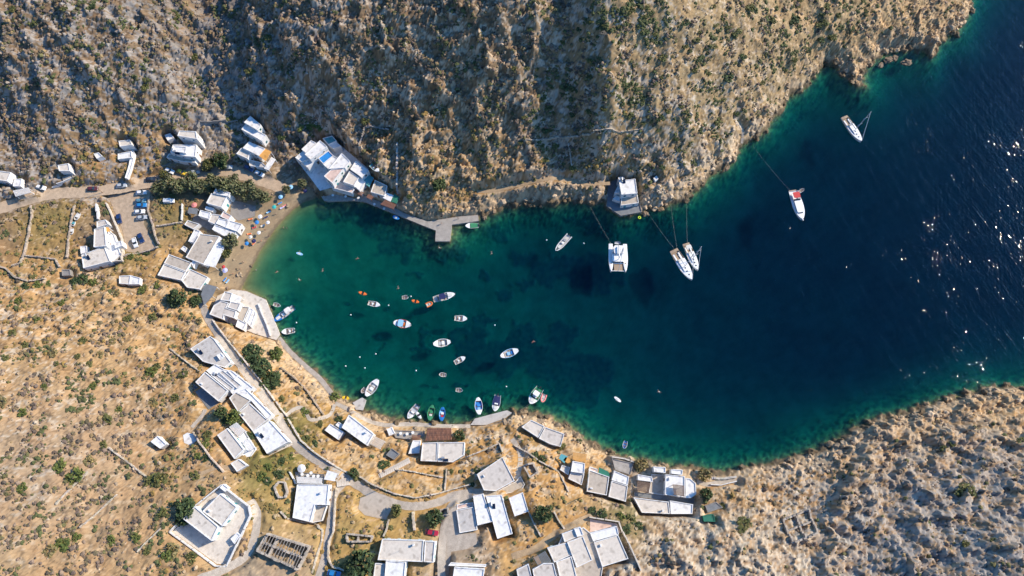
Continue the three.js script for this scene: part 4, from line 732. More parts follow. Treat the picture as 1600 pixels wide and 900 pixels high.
plasterWall('thin grey wall across the shaded gully above the three-storey house', [312, 212, 313, 191, 345, 190, 372, 190], 0.8, 0.35, false, 'concrete');
stoneWall('straight wall running up the hillside above the quay, standing upright in the picture', [621, 224, 621, 245, 621, 270, 622, 303], 0.9, 0.8, [0.44, 0.40, 0.36]);
stoneWall('angled field wall above the shaded quay row', [560, 226, 570, 199, 590, 200, 608, 204], 0.8, 0.5, [0.36, 0.31, 0.27]);
stoneWall('long thin wall contouring the north hillside above the lone shore house', [820, 218, 870, 214, 920, 211, 965, 207, 1004, 201], 0.7, 0.5, [0.42, 0.35, 0.27]);
stoneWall('short upright wall on the north hillside west of the lone shore house', [888, 226, 891, 243, 893, 259], 0.8, 0.5, pale);
stoneWall('cream wall on the sea side of the village lane beside the dark trees', [330, 494, 350, 524, 380, 560, 405, 592, 430, 626], 0.9, 0.5, [0.56, 0.50, 0.42]);
stoneWall('cream wall on the sea side of the village lane by the winding garden path', [432, 628, 452, 657, 470, 688, 490, 706, 525, 729, 545, 740], 0.9, 0.5, [0.56, 0.50, 0.42]);
stoneWall('lane wall below the enclosed ochre plot in the village centre', [563, 745, 580, 756, 615, 771, 650, 778, 685, 771, 712, 763, 735, 757], 0.9, 0.5, pale);
stoneWall('wall along the north of the enclosed ochre plot', [618, 734, 640, 736, 670, 742, 692, 746], 0.8, 0.45, pale);
stoneWall('short upright wall at the east end of the enclosed ochre plot', [698, 733, 697, 750, 695, 768], 1.0, 0.5, pale);
stoneWall('curved wall below the white-roofed tavern', [440, 800, 452, 811, 475, 816, 495, 818], 1.0, 0.6, pale);
stoneWall('wall between the side lane and the plot with the beam ruin', [497, 820, 504, 828, 503, 845, 495, 870, 488, 895], 0.8, 0.5, pale);
stoneWall('wall along the side lane beside the threshing floor plot', [526, 762, 524, 790, 522, 830, 515, 845, 513, 870, 520, 885, 545, 893], 1.1, 0.6, pale);
stoneWall('wall between the threshing floor plot and the plot above the red car', [608, 812, 605, 825, 600, 838], 1.0, 0.6, pale);
stoneWall('short thick wall stub casting a deep shadow near the red car', [646, 800, 647, 815, 648, 828], 1.8, 0.9, pale);
stoneWall('curved wall around the plot beside the five-sided house', [728, 715, 745, 708, 765, 700, 780, 693, 785, 706], 1.0, 0.5, pale);
stoneWall('wall along the dirt track above the dark round tree', [826, 800, 834, 818, 845, 838], 1.0, 0.5, pale);
stoneWall('wall on the west of the golden plot behind the shore row', [803, 696, 822, 706, 845, 722, 872, 737, 888, 768], 0.9, 0.5, pale);
stoneWall('wall beside the dark round tree facing the golden plot', [866, 800, 872, 812, 882, 826], 1.0, 0.6, pale);
stoneWall('lower shore wall following the eroded bank below the dark trees', [440, 575, 460, 590, 480, 610, 495, 632, 506, 648], 0.9, 0.6, [0.44, 0.34, 0.24]);
stoneWall('thin wall climbing toward the stained-roof house', [266, 545, 285, 560, 312, 580], 0.7, 0.45, pale);
stoneWall('long pale wall along the garden of the courtyard house', [303, 676, 318, 698, 333, 718, 350, 738], 1.0, 0.5, [0.55, 0.45, 0.36]);
stoneWall('upper field wall on the scrubby slope near the chapel', [171, 700, 190, 714, 215, 734, 230, 746], 0.7, 0.5, pale);
stoneWall('lower field wall descending the scrubby slope under the chapel', [138, 737, 120, 755, 100, 775, 88, 788], 0.7, 0.5, pale);
stoneWall('second field wall descending the scrubby slope, nearer the walled house', [183, 773, 165, 790, 145, 808, 125, 824], 0.6, 0.45, pale);
stoneWall('faint field wall below the others on the scrubby slope', [253, 825, 235, 842, 216, 862], 0.6, 0.45, pale);
plasterWall('angular white wall round the yard of the two-roofed walled house', [267, 831, 300, 796, 348, 758, 390, 791, 393, 805, 356, 885, 338, 884], 1.4, 0.35, true);
plasterWall('white wall along the west edge of the dining terrace tavern', [454, 738, 460, 748, 463, 756], 1.3);
plasterWall('white wall separating quay terrace from the western quay', [405, 476, 410, 490, 418, 508, 424, 526], 1.5, 0.35);
plasterWall('cream wall round the pink paved yard', [921, 808, 966, 815, 972, 832, 986, 858, 1000, 890], 1.6, 0.4, false, 'cream');
plasterWall('low white wall on the seaward side of the shore row terrace', [956, 714, 975, 717, 992, 723], 1.0, 0.5, false, 'cream');
plasterWall('curved white wall east of the rounded villa', [1110, 757, 1125, 758, 1150, 752], 0.8);
stoneWall('short wall with flat slabs east of the rounded villa', [1112, 747, 1130, 748, 1150, 745], 0.7, 0.8, [0.45, 0.42, 0.38]);
// ruins
function ruin(label, px, h, inner, beams) {
  const q = pairs(px).map(([a, b]) => on(a, b)), g = thing('stone_ruin', label, 'ruin', null, 0, 'stone ruins');
  const wall = (a, b, hh) => { const gs = [], n = Math.max(2, Math.round(a.distanceTo(b) / 0.8)); for (let k = 0; k < n; k++) { const t = (k + 0.5) / n, x = lerp(a.x, b.x, t), z = lerp(a.z, b.z, t), y = hAt(x, z), H = hh * rr(0.75, 1.15), c = rr(0.75, 1.2); gs.push(tintGeo(box((a.distanceTo(b) / n) * 1.15, H + 0.8, 0.55 * rr(0.85, 1.15), x, y + H / 2 - 0.4, z, -Math.atan2(b.z - a.z, b.x - a.x) + rr(-0.1, 0.1)), 0.40 * c, 0.345 * c, 0.285 * c)); } part('wall', mergeGeometries(gs), stoneMat, g); };
  q.forEach((a, i) => wall(a, q[(i + 1) % q.length], h));
  for (const [i, t, j, u] of inner) wall(q[i].clone().lerp(q[(i + 1) % q.length], t), q[j].clone().lerp(q[(j + 1) % q.length], u), h * 0.9);
  if (beams) for (let k = 1; k < beams; k++) {
    const t = k / beams, a = q[0].clone().lerp(q[3], t), b = q[1].clone().lerp(q[2], t), m = a.clone().lerp(b, 0.5);
    if (k % 5 === 0) continue;
    part('roof_beam', box(a.distanceTo(b), 0.18, 0.16, m.x, Math.max(a.y, b.y) + h * 0.92, m.z, -Math.atan2(b.z - a.z, b.x - a.x)), M('oldwood', 0.30, 0.27, 0.24, 0.9), g);
  }
}
ruin('roofless ruin with a grid of bare grey roof beams', [405, 860, 421, 834, 486, 854, 468, 889], 2.6, [[0, 0.5, 2, 0.5], [1, 0.28, 3, 0.72]], 15);
ruin('small rectangular stone ruin in the golden plot beside the side lane', [543, 834, 583, 838, 580, 846, 544, 846], 1.6, [[0, 0.45, 2, 0.55]]);
ruin('oval stone pen ruin beside the white-roofed tavern', [430, 762, 437, 753, 446, 754, 450, 768, 447, 777, 436, 777], 1.3, []);
ruin('grey broken ruin walls on the eastern slope', [1222, 812, 1262, 797, 1276, 832, 1236, 848], 1.5, [[0, 0.5, 2, 0.5], [1, 0.5, 3, 0.5]]);
ruin('open stone hut foundation beside the shore row path', [818, 728, 832, 724, 840, 738, 828, 746], 1.8, []);
ruin('small ruined stone stall near the dark shrub by the square', [688, 797, 700, 794, 702, 804, 690, 806], 1.7, []);
// stairs: each step a slab
function stairs(label, px, width, n, m = 'cream') {
  const [a, b] = pairs(px).map(([u, v]) => on(u, v)), g = thing('outdoor_stairs', label, 'stairs', null, 0, 'outdoor stairs'), ang = -Math.atan2(b.z - a.z, b.x - a.x), L = Math.hypot(b.x - a.x, b.z - a.z);
  for (let k = 0; k < n; k++) { const t = (k + 0.5) / n, x = lerp(a.x, b.x, t), z = lerp(a.z, b.z, t), y = Math.max(hAt(x, z), lerp(a.y, b.y, t)); part('step', box(L / n - 0.06, 0.5, width, x, y + 0.02 + (k % 2) * 0.03, z, ang), mats[m], g); }
}
stairs('white stepped path crossing the ochre bank beside the grey shed', [594, 743, 640, 719], 1.9, 15);
stairs('broad pale stairs at the lower end of the stepped villa', [419, 709, 456, 692], 1.7, 13);
stairs('pale steps from the white-roofed tavern to the lane', [526, 755, 546, 752], 2.6, 8);
// ---------------------------------------------------------------- plants and loose stone
const V3 = THREE.Vector3;
function lump(detail, seedShift, amp, flat = true) { // an uneven pebble or cushion, unit radius
  const g0 = new THREE.IcosahedronGeometry(1, detail), p = g0.attributes.position, v = new V3();
  for (let i = 0; i < p.count; i++) {
    v.fromBufferAttribute(p, i).normalize();
    const k = 1 + amp * (sx.noise3d(v.x * 1.7 + seedShift, v.y * 1.7, v.z * 1.7) + 0.5 * sx2.noise3d(v.x * 4 + seedShift, v.y * 4, v.z * 4));
    p.setXYZ(i, v.x * k, v.y * k, v.z * k);
  }
  g0.deleteAttribute('uv'); g0.deleteAttribute('normal');
  if (!flat) { const m = mergeVertices(g0, 1e-3); m.computeVertexNormals(); return m; }
  return g0;
}
function leafCloud(count, lobes, size, tints) { // leaf sprays spread through a few lobes, vertex-coloured leaf by leaf
  const pos = [], colr = [], v = new V3(), a = new V3(), b = new V3(), n = new V3();
  for (let i = 0; i < count; i++) {
    const [lx, ly, lz, lr] = lobes[i % lobes.length];
    v.set(rr(-1, 1), rr(-1, 1), rr(-1, 1)).normalize();
    const r = lr * Math.pow(rnd(), 0.28);
    const cx = lx + v.x * r, cy = Math.max(0.02, ly + v.y * r * 0.85), cz = lz + v.z * r, s = size * rr(0.6, 1.35);
    n.copy(v).multiplyScalar(0.8).add(new V3(rr(-1, 1), rr(-0.4, 1), rr(-1, 1))).normalize();
    a.set(rr(-1, 1), rr(-1, 1), rr(-1, 1)).cross(n).normalize().multiplyScalar(s); b.copy(n).cross(a).normalize().multiplyScalar(s * 0.6);
    const t = pick(tints), k = rr(0.75, 1.25);
    for (const [u, w] of [[-1, 0], [0, -1], [1, 0], [-1, 0], [1, 0], [0, 1]]) { pos.push(cx + a.x * u + b.x * w, cy + a.y * u + b.y * w, cz + a.z * u + b.z * w); colr.push(t[0] * k, t[1] * k, t[2] * k); }
  }
  const g = new THREE.BufferGeometry();
  g.setAttribute('position', new THREE.Float32BufferAttribute(pos, 3)); g.setAttribute('color', new THREE.Float32BufferAttribute(colr, 3));
  return g;
}
const leafMat = new THREE.MeshStandardMaterial({ name: 'leaves', vertexColors: true, roughness: 0.8 }), barkMat = M('bark', 0.12, 0.09, 0.065, 0.95);
const TINT = { tamarisk: [[0.10, 0.115, 0.045], [0.14, 0.145, 0.06], [0.075, 0.095, 0.04], [0.17, 0.155, 0.08]], dark: [[0.03, 0.055, 0.016], [0.048, 0.075, 0.022], [0.068, 0.092, 0.026]], olive: [[0.095, 0.105, 0.024], [0.13, 0.125, 0.032], [0.07, 0.082, 0.022], [0.16, 0.14, 0.045]], bright: [[0.10, 0.125, 0.022], [0.07, 0.10, 0.02], [0.14, 0.145, 0.03]], grey: [[0.13, 0.12, 0.10], [0.17, 0.15, 0.12], [0.10, 0.09, 0.075]], dry: [[0.30, 0.22, 0.08], [0.22, 0.17, 0.07], [0.14, 0.13, 0.05]] };
const lobesFor = (n, spread) => { const o = [[0, 0.72, 0, 0.62]]; for (let i = 0; i < n; i++) { const t = (i / n) * 6.283 + rr(-0.4, 0.4), r = rr(0.35, 0.62) * spread; o.push([Math.cos(t) * r, rr(0.45, 0.95), Math.sin(t) * r, rr(0.28, 0.48)]); } return o; };
const crownGeo = {}, shrubGeo = {};
for (const k of Object.keys(TINT)) { crownGeo[k] = [0, 1, 2].map(() => leafCloud(900, lobesFor(9, 1.15), 0.13, TINT[k])); shrubGeo[k] = [0, 1, 2, 3].map(() => leafCloud(260, lobesFor(7, 1.2), 0.2, TINT[k])); }
const trunkGeo = [0, 1].map(() => {
  const gs = [new THREE.CylinderGeometry(0.05, 0.10, 0.55, 7).translate(0, 0.2, 0)];
  for (let i = 0; i < 5; i++) { const t = i * 1.26 + rr(-0.3, 0.3), lean = rr(0.5, 0.9), g = new THREE.CylinderGeometry(0.018, 0.045, 0.6, 5).translate(0, 0.3, 0).rotateZ(-lean).rotateY(t).translate(0, 0.42, 0); gs.push(g); }
  return mergeGeometries(gs);
});
function busyNear(px, py, rpx) { const p = on(px, py), o = nodeAt(p.x, p.z); for (let j = gj(p.z - rpx * 0.27); j <= gj(p.z + rpx * 0.27); j++) for (let i = gi(p.x - rpx * 0.27); i <= gi(p.x + rpx * 0.27); i++) busy[j * NX + i] = Math.max(busy[j * NX + i], 2); return p; }
function tree(name, label, px, py, rpx, kind, group, tall = 1.25) {
  const r = rpx * 0.265;
  let p = on(px, py); p = P(px, py, p.y + r * 0.8); p.y = hAt(p.x, p.z); // the crown, not the foot, was measured
  const g = thing(name, label, 'tree', p, rnd() * 6.28, group);
  const t = part('trunk', pick(trunkGeo), barkMat, g); t.scale.set(r, r * tall, r);
  const c = part('crown', pick(crownGeo[kind]), leafMat, g); c.scale.set(r, r * tall * 0.95, r * rr(0.85, 1.05)); c.position.y = 0.16 * r * tall;
}
const tens = ['', '', 'twenty', 'thirty', 'forty', 'fifty', 'sixty', 'seventy', 'eighty', 'ninety'], teens = 'zero one two three four five six seven eight nine ten eleven twelve thirteen fourteen fifteen sixteen seventeen eighteen nineteen'.split(' ');
const spell = (n) => (n < 20 ? teens[n] : tens[Math.floor(n / 10)] + (n % 10 ? '-' + teens[n % 10] : ''));
function whereabouts(p) { const v = p.clone().project(camera); return spell(Math.max(0, Math.min(99, Math.round((v.x * 0.5 + 0.5) * 100)))) + ' percent across and ' + spell(Math.max(0, Math.min(99, Math.round((0.5 - v.y * 0.5) * 100)))) + ' down the picture'; }
camera.updateMatrixWorld(true); camera.updateProjectionMatrix();
function shrub(label, px, py, rpx, kind, group, worldPos) {
  const p = worldPos ?? on(px, py), r = worldPos ? rpx : rpx * 0.235, m = topMesh('shrub', pick(shrubGeo[kind]), leafMat, label + ', ' + whereabouts(new V3(p.x, hAt(p.x, p.z), p.z)), 'shrub', group);
  m.position.set(p.x, hAt(p.x, p.z) - 0.12 * r, p.z); m.rotation.y = rnd() * 6.28; m.scale.set(r * rr(0.8, 1.15), r * rr(0.42, 0.62), r * rr(0.8, 1.1));
  for (let j = gj(p.z - r * 0.8); j <= gj(p.z + r * 0.8); j++) for (let i = gi(p.x - r * 0.8); i <= gi(p.x + r * 0.8); i++) busy[j * NX + i] ||= 3;
}
const ordinals = ['westernmost', 'second', 'third', 'fourth', 'fifth', 'sixth', 'seventh', 'eighth', 'ninth', 'tenth', 'eleventh', 'twelfth', 'thirteenth', 'easternmost'];
for (const [i, [x, y, r]] of [[248, 293, 12], [264, 287, 14], [281, 293, 14], [297, 285, 15], [314, 291, 14], [331, 283, 14], [347, 289, 15], [364, 284, 12], [372, 296, 14], [388, 292, 12], [398, 303, 13], [412, 308, 11], [384, 309, 9], [330, 299, 9]].sort((a, b) => a[0] - b[0]).entries()) tree('tamarisk_tree', ordinals[i] + ' grey-green tamarisk from the west in the row behind the beach tavern', x, y, r, 'tamarisk', 'tamarisk row behind the beach');
tree('tamarisk_tree', 'tall bushy tamarisk beside the long white restaurant awning', 362, 378, 13, 'tamarisk');
tree('tamarisk_tree', 'lower rounded tamarisk at the seaward corner of the restaurant awning', 354, 396, 9, 'olive');
tree('tamarisk_tree', 'small tamarisk beside the blue parasols under the shaded quay row', 471, 286, 9, 'tamarisk');
tree('tamarisk_tree', 'smallest tamarisk on the sand west of the quay row', 448, 297, 8, 'tamarisk');
tree('garden_tree', 'dark tree in the shadow beside the three-storey house', 345, 250, 14, 'dark');
tree('garden_tree', 'yellow-green tree at the corner of the three-storey house', 325, 257, 11, 'olive');
tree('garden_tree', 'small round tree between two parked cars below the three-storey house', 256, 273, 8, 'olive');
for (const [x, y, r, l] of [[389, 550, 17, 'broad dark tree nearest the western quay, below the lane'], [407, 572, 16, 'dark tree in the middle of the grove below the lane'], [421, 592, 17, 'dark tree at the lower end of the grove below the lane'], [430, 552, 12, 'yellow-green tree on the sea side of the grove below the lane']]) tree('grove_tree', l, x, y, r, l[0] === 'y' ? 'bright' : 'dark', 'grove below the village lane', 0.62);
tree('round_tree', 'dense dark round tree inside the stone pen in the golden plot', 849, 803, 14, 'dark', null, 1.0);
tree('round_tree', 'big dark tree behind the cream house with solar panel', 563, 884, 20, 'dark', null, 1.0);
tree('round_tree', 'dark upright tree between wall stub and red car', 679, 809, 12, 'dark', null, 1.1);
tree('garden_tree', 'olive-coloured tree beside the threshing floor', 620, 797, 9, 'olive');
tree('garden_tree', 'flowering tree in the garden of the stepped villa', 364, 652, 12, 'bright');
tree('garden_tree', 'dark tree in the garden corner of the long villa', 346, 644, 9, 'dark');
tree('garden_tree', 'yellow-green tree on the shore at the rounded villa', 1100, 741, 11, 'dry');
tree('garden_tree', 'golden-green tree between the shore row and the rounded villa', 1000, 727, 11, 'dry');
tree('garden_tree', 'dark tree in the shade east of the rounded villa', 1104, 771, 10, 'dark');
tree('garden_tree', 'dark green tree overhanging the lane at the tavern steps', 553, 739, 8, 'dark');
tree('garden_tree', 'dark shrubby tree behind the rusty tiled shelter', 718, 680, 9, 'dark');
tree('garden_tree', 'big evergreen bush tree above the corrugated boat shed', 272, 466, 17, 'dark', null, 0.8);
tree('garden_tree', 'small dark tree at the lane behind the corrugated boat shed', 304, 469, 10, 'dark', null, 0.8);
tree('garden_tree', 'large dark tree on the rocks beside the upright hillside wall', 685, 284, 13, 'dark', null, 0.85);
tree('garden_tree', 'dark tree at the back of the walled house', 287, 794, 15, 'dark', null, 0.8);
tree('garden_tree', 'lower dark tree touching the walled house corner', 281, 811, 11, 'dark', null, 0.8);
const gW = 'shrubs on the western slope', lW = 'green shrub on western slope';
for (const [x, y, r] of [[222, 455, 7], [180, 460, 10], [97, 473, 7], [140, 461, 6], [200, 498, 7], [240, 497, 9], [312, 502, 8], [84, 553, 8], [156, 555, 8], [122, 557, 6], [237, 582, 10], [246, 572, 6], [287, 585, 8], [255, 590, 6], [146, 603, 7], [168, 658, 11], [4, 629, 9], [185, 640, 8], [238, 628, 8], [274, 622, 8], [140, 570, 6], [88, 568, 5], [130, 532, 7], [176, 534, 6], [200, 600, 5], [37, 645, 8], [163, 695, 7], [95, 730, 12], [118, 744, 14], [140, 720, 9], [100, 688, 5], [35, 763, 8], [43, 793, 4], [235, 755, 13], [252, 748, 12], [305, 743, 9], [310, 712, 6], [255, 800, 8], [270, 860, 12], [300, 872, 10], [262, 870, 9], [230, 863, 6], [215, 840, 7], [175, 845, 8], [100, 850, 12], [80, 860, 9], [120, 842, 9], [20, 520, 7], [40, 540, 8], [60, 500, 7], [105, 500, 7], [30, 470, 8], [10, 560, 6], [70, 605, 6], [110, 620, 5]]) shrub(lW, x, y, r, pick(['olive', 'olive', 'bright', 'dry']), gW);
const gN = 'shrubs on the north-western hillside', lN = 'green shrub among north-western rocks';
for (const [x, y, r] of [[50, 35, 10], [275, 25, 8], [145, 10, 7], [160, 70, 6], [186, 83, 6], [219, 60, 5], [230, 125, 8], [228, 137, 9], [153, 145, 6], [183, 172, 6], [276, 162, 8], [210, 210, 8], [240, 110, 5], [190, 100, 5], [43, 138, 5], [305, 90, 9], [70, 268, 7], [20, 15, 9], [100, 12, 8], [350, 60, 9], [390, 110, 10], [420, 60, 8], [370, 20, 9]]) shrub(lN, x, y, r, pick(['olive', 'dark']), gN);
const gV = 'shrubs in the village gardens', lV = 'rounded green village garden shrub';
for (const [x, y, r] of [[440, 623, 7], [475, 645, 9], [523, 620, 9], [500, 663, 7], [530, 655, 7], [545, 660, 6], [846, 718, 10], [836, 713, 8], [597, 727, 8], [606, 724, 6], [512, 733, 5], [480, 730, 4], [345, 590, 6], [325, 680, 9], [322, 694, 8], [350, 659, 8], [372, 660, 8], [392, 681, 7], [746, 735, 7], [738, 757, 5], [704, 738, 6], [465, 672, 7], [478, 685, 8], [452, 655, 6], [492, 694, 7], [320, 716, 6], [420, 730, 8], [440, 722, 8], [436, 742, 9], [410, 745, 8], [455, 715, 6], [418, 752, 7], [985, 812, 9], [970, 806, 8], [940, 803, 8], [998, 822, 8], [978, 828, 7], [925, 797, 7], [880, 700, 7], [905, 690, 5], [230, 395, 7], [205, 402, 6], [215, 398, 6], [130, 437, 11], [118, 440, 9], [145, 441, 9], [60, 446, 8], [40, 448, 8], [75, 444, 6], [245, 447, 7], [225, 450, 7], [640, 308, 6], [571, 190, 9], [488, 200, 9], [505, 208, 8], [450, 195, 8], [440, 215, 8], [470, 200, 9], [950, 250, 8], [850, 250, 8], [895, 262, 8], [1035, 262, 6], [1010, 291, 5]]) shrub((y < 300 ? 'dark shrub above quay row' : lV), x, y, r, pick(['olive', 'bright', 'dark']), y < 300 ? 'shrubs above the quay row' : gV);
const gE = 'shrubs on the south-eastern rocks', lE = 'solitary shrub on south-eastern rocks';
for (const [x, y, r] of [[1508, 767, 12], [1518, 768, 9], [1487, 694, 7], [1475, 701, 7], [1499, 724, 5], [1162, 818, 11], [1160, 829, 7], [1595, 690, 8], [1508, 850, 6], [1552, 845, 5], [1330, 660, 5], [1130, 790, 5]]) shrub(lE, x, y, r, 'olive', gE);
const gNE = 'dark shrubs on the north-eastern hillside', lNE = 'dark shrub on north-eastern hillside';
for (const [x, y, r] of [[1240, 32, 14], [1205, 32, 10], [1172, 14, 10], [1290, 12, 10], [1283, 36, 12], [985, 18, 9], [1008, 12, 9], [1070, 36, 9], [1092, 92, 9], [1138, 122, 13], [1190, 130, 8], [1300, 60, 10], [1150, 50, 9], [1330, 45, 9], [1280, 65, 9], [1310, 25, 8], [1120, 190, 10], [1150, 178, 7], [1030, 185, 9], [980, 135, 8], [965, 70, 8], [1035, 90, 8], [1085, 110, 7], [1160, 90, 8], [1260, 80, 9], [1240, 95, 8]]) shrub(lNE, x, y, r, pick(['olive', 'dark']), gNE);
const taken = new Set();
scene.children.forEach((o) => { if (o.name.startsWith('shrub') && o.userData.label) taken.add(o.userData.label.split(', ')[1]); });
for (let k = 0, tries = 0; k < 115 && tries < 3000; tries++) { // the rest of the dots on that hillside
  const x = rr(800, 1390), y = rr(0, 235), p = on(x, y), o = nodeAt(p.x, p.z);
  if (shore[o] < 7 || busy[o] || Math.abs(p.x) > 250 || N(p.x / 17, p.z / 17) < -0.25) continue;
  const w = whereabouts(new V3(p.x, hAt(p.x, p.z), p.z)); if (taken.has(w)) continue; taken.add(w);
  shrub(lNE, 0, 0, rr(0.8, 1.7), pick(['olive', 'dark', 'olive', 'grey']), gNE, p); k++;
}
// nobody could count these: low cushion scrub and loose stone
function scatter(name, label, category, geos, make, tries, accept) {
  const bins = geos.map(() => ({ m: [], c: [] })), M4 = new THREE.Matrix4(), q = new THREE.Quaternion(), e = new THREE.Euler(), s = new V3(), p = new V3(), c = new THREE.Color();
  for (let t = 0; t < tries; t++) {
    const x = rr(-250, 250), z = rr(-242, 34);
    if (Math.abs(x) > 195 - z * 0.26 + 14) continue;
    const o = nodeAt(x, z);
    if (shore[o] < 0.6 || (busy[o] && busy[o] !== 3)) continue;
    const d = accept(x, z, o); if (rnd() > d) continue;
    make(x, z, o, s, e, c); q.setFromEuler(e); p.set(x, hAt(x, z) + s.y * (name === 'loose_rock' ? 0.1 : 0.25), z);
    const b = pick(bins); b.m.push(M4.compose(p, q, s).clone()); b.c.push(c.clone());
  }
  bins.forEach((b, i) => {
    if (!b.m.length) return;
    const im = new THREE.InstancedMesh(geos[i].g, geos[i].mat, b.m.length);
    b.m.forEach((m, k) => { im.setMatrixAt(k, m); im.setColorAt(k, b.c[k]); });
    im.name = numbered(name); im.castShadow = im.receiveShadow = true;
    scene.add(tag(im, label, category, null, 'stuff'));
  });
}
const cushMat = new THREE.MeshStandardMaterial({ name: 'cushion scrub', color: 0xffffff, roughness: 0.95 }), rockMat = new THREE.MeshStandardMaterial({ name: 'loose rock', color: 0xffffff, roughness: 0.92 });
const cush = [0, 1, 2].map((i) => ({ g: lump(1, i * 5.3, 0.34), mat: cushMat })), rock = [0, 1, 2].map((i) => ({ g: lump(1, 40 + i * 7.7, 0.38), mat: rockMat }));
const wild = [[0.13, 0.094, 0.07], [0.18, 0.125, 0.09], [0.12, 0.095, 0.052], [0.22, 0.155, 0.105], [0.12, 0.108, 0.042], [0.26, 0.18, 0.085], [0.09, 0.07, 0.05]];
scatter('cushion_scrub', 'low brown cushion scrub covering the hillsides', 'scrub', cush, (x, z, o, s, e, c) => {
  const r = 0.2 + 0.6 * Math.pow(rnd(), 2.4); s.set(r * rr(0.85, 1.2), r * rr(0.5, 0.85), r * rr(0.85, 1.2)); e.set(0, rnd() * 6.28, 0);
  const greenish = N(x / 23, z / 23 + 9) + (x > 20 && z < -100 ? 0.5 : 0), t = col[o * 3] / col[o * 3 + 2] > 3.4 && col[o * 3] < 0.36 ? pick([[0.24, 0.155, 0.045], [0.17, 0.125, 0.04], [0.12, 0.11, 0.035]]) : greenish + rr(-0.5, 0.5) > 0.45 ? [0.075, 0.085, 0.03] : pick(wild), k = rr(0.75, 1.3); c.setRGB(t[0] * k, t[1] * k, t[2] * k);
}, 420000, (x, z, o) => (z < -95 && x < 60 ? 1.7 : 1) * zScrub[o] * sstep(-0.2, 0.5, N2(x / 5.5 + 40, z / 5.5) + 0.7 * N(x / 16, z / 16 - 20)) * sstep(3, 10, shore[o]) * 0.6);
scatter('loose_rock', 'loose boulders and stones strewn over slopes and shore', 'rocks', rock, (x, z, o, s, e, c) => {
  const near = 1 - sstep(1, 7, shore[o]), r = 0.16 + (0.6 + near * 0.7) * Math.pow(rnd(), 2.8); s.set(r * rr(0.8, 1.3), r * rr(0.5, 0.95), r * rr(0.8, 1.3)); e.set(rr(-0.4, 0.4), rnd() * 6.28, rr(-0.4, 0.4));
  const k = rr(0.75, 1.25), a = col[o * 3], b = col[o * 3 + 1], d = col[o * 3 + 2]; const w = 0.35 * sstep(1.2, 3, shore[o]); c.setRGB(lerp(a, 0.42, w) * k, lerp(b, 0.345, w) * k, lerp(d, 0.26, w) * k);
}, 330000, (x, z, o) => zLoose[o] * (1 + 0.9 * (1 - sstep(3, 11, shore[o]))) * sstep(-0.3, 0.6, N(x / 6.1 - 14, z / 6.1) + 0.6 * (1 - sstep(0, 9, shore[o]))) * 0.34);

for (const [x, y, r, l] of [[1389, 93, 2.2, 'low brown rock in the water nearest the north-eastern cape'], [1399, 90, 1.7, 'middle one of three rocks awash off the cape'], [1417, 97, 2.4, 'outermost flat rock awash off the cape'], [1377, 101, 1.5, 'small greenish rock half under water off the cape'], [756, 338, 1.4, 'boulder at the waterline beside the end of the quay'], [1008, 333, 1.6, 'boulder at the waterline beside the lone shore house'], [1135, 262, 1.6, 'pale boulder on the waterline below the north-eastern slope']]) {
  const p = P(x, y, 0.3), m = topMesh('shore_rock', lump(2, x * 0.37, 0.4), M('wetrock', 0.30, 0.22, 0.145, 0.8, gm), l, 'rock', 'rocks at the waterline');
  m.geometry.setAttribute('uv', new THREE.BufferAttribute(new Float32Array(m.geometry.attributes.position.count * 2), 2));
  m.position.set(p.x, -0.2, p.z); m.scale.set(r, r * 0.42, r * 0.7); m.rotation.y = x;
}
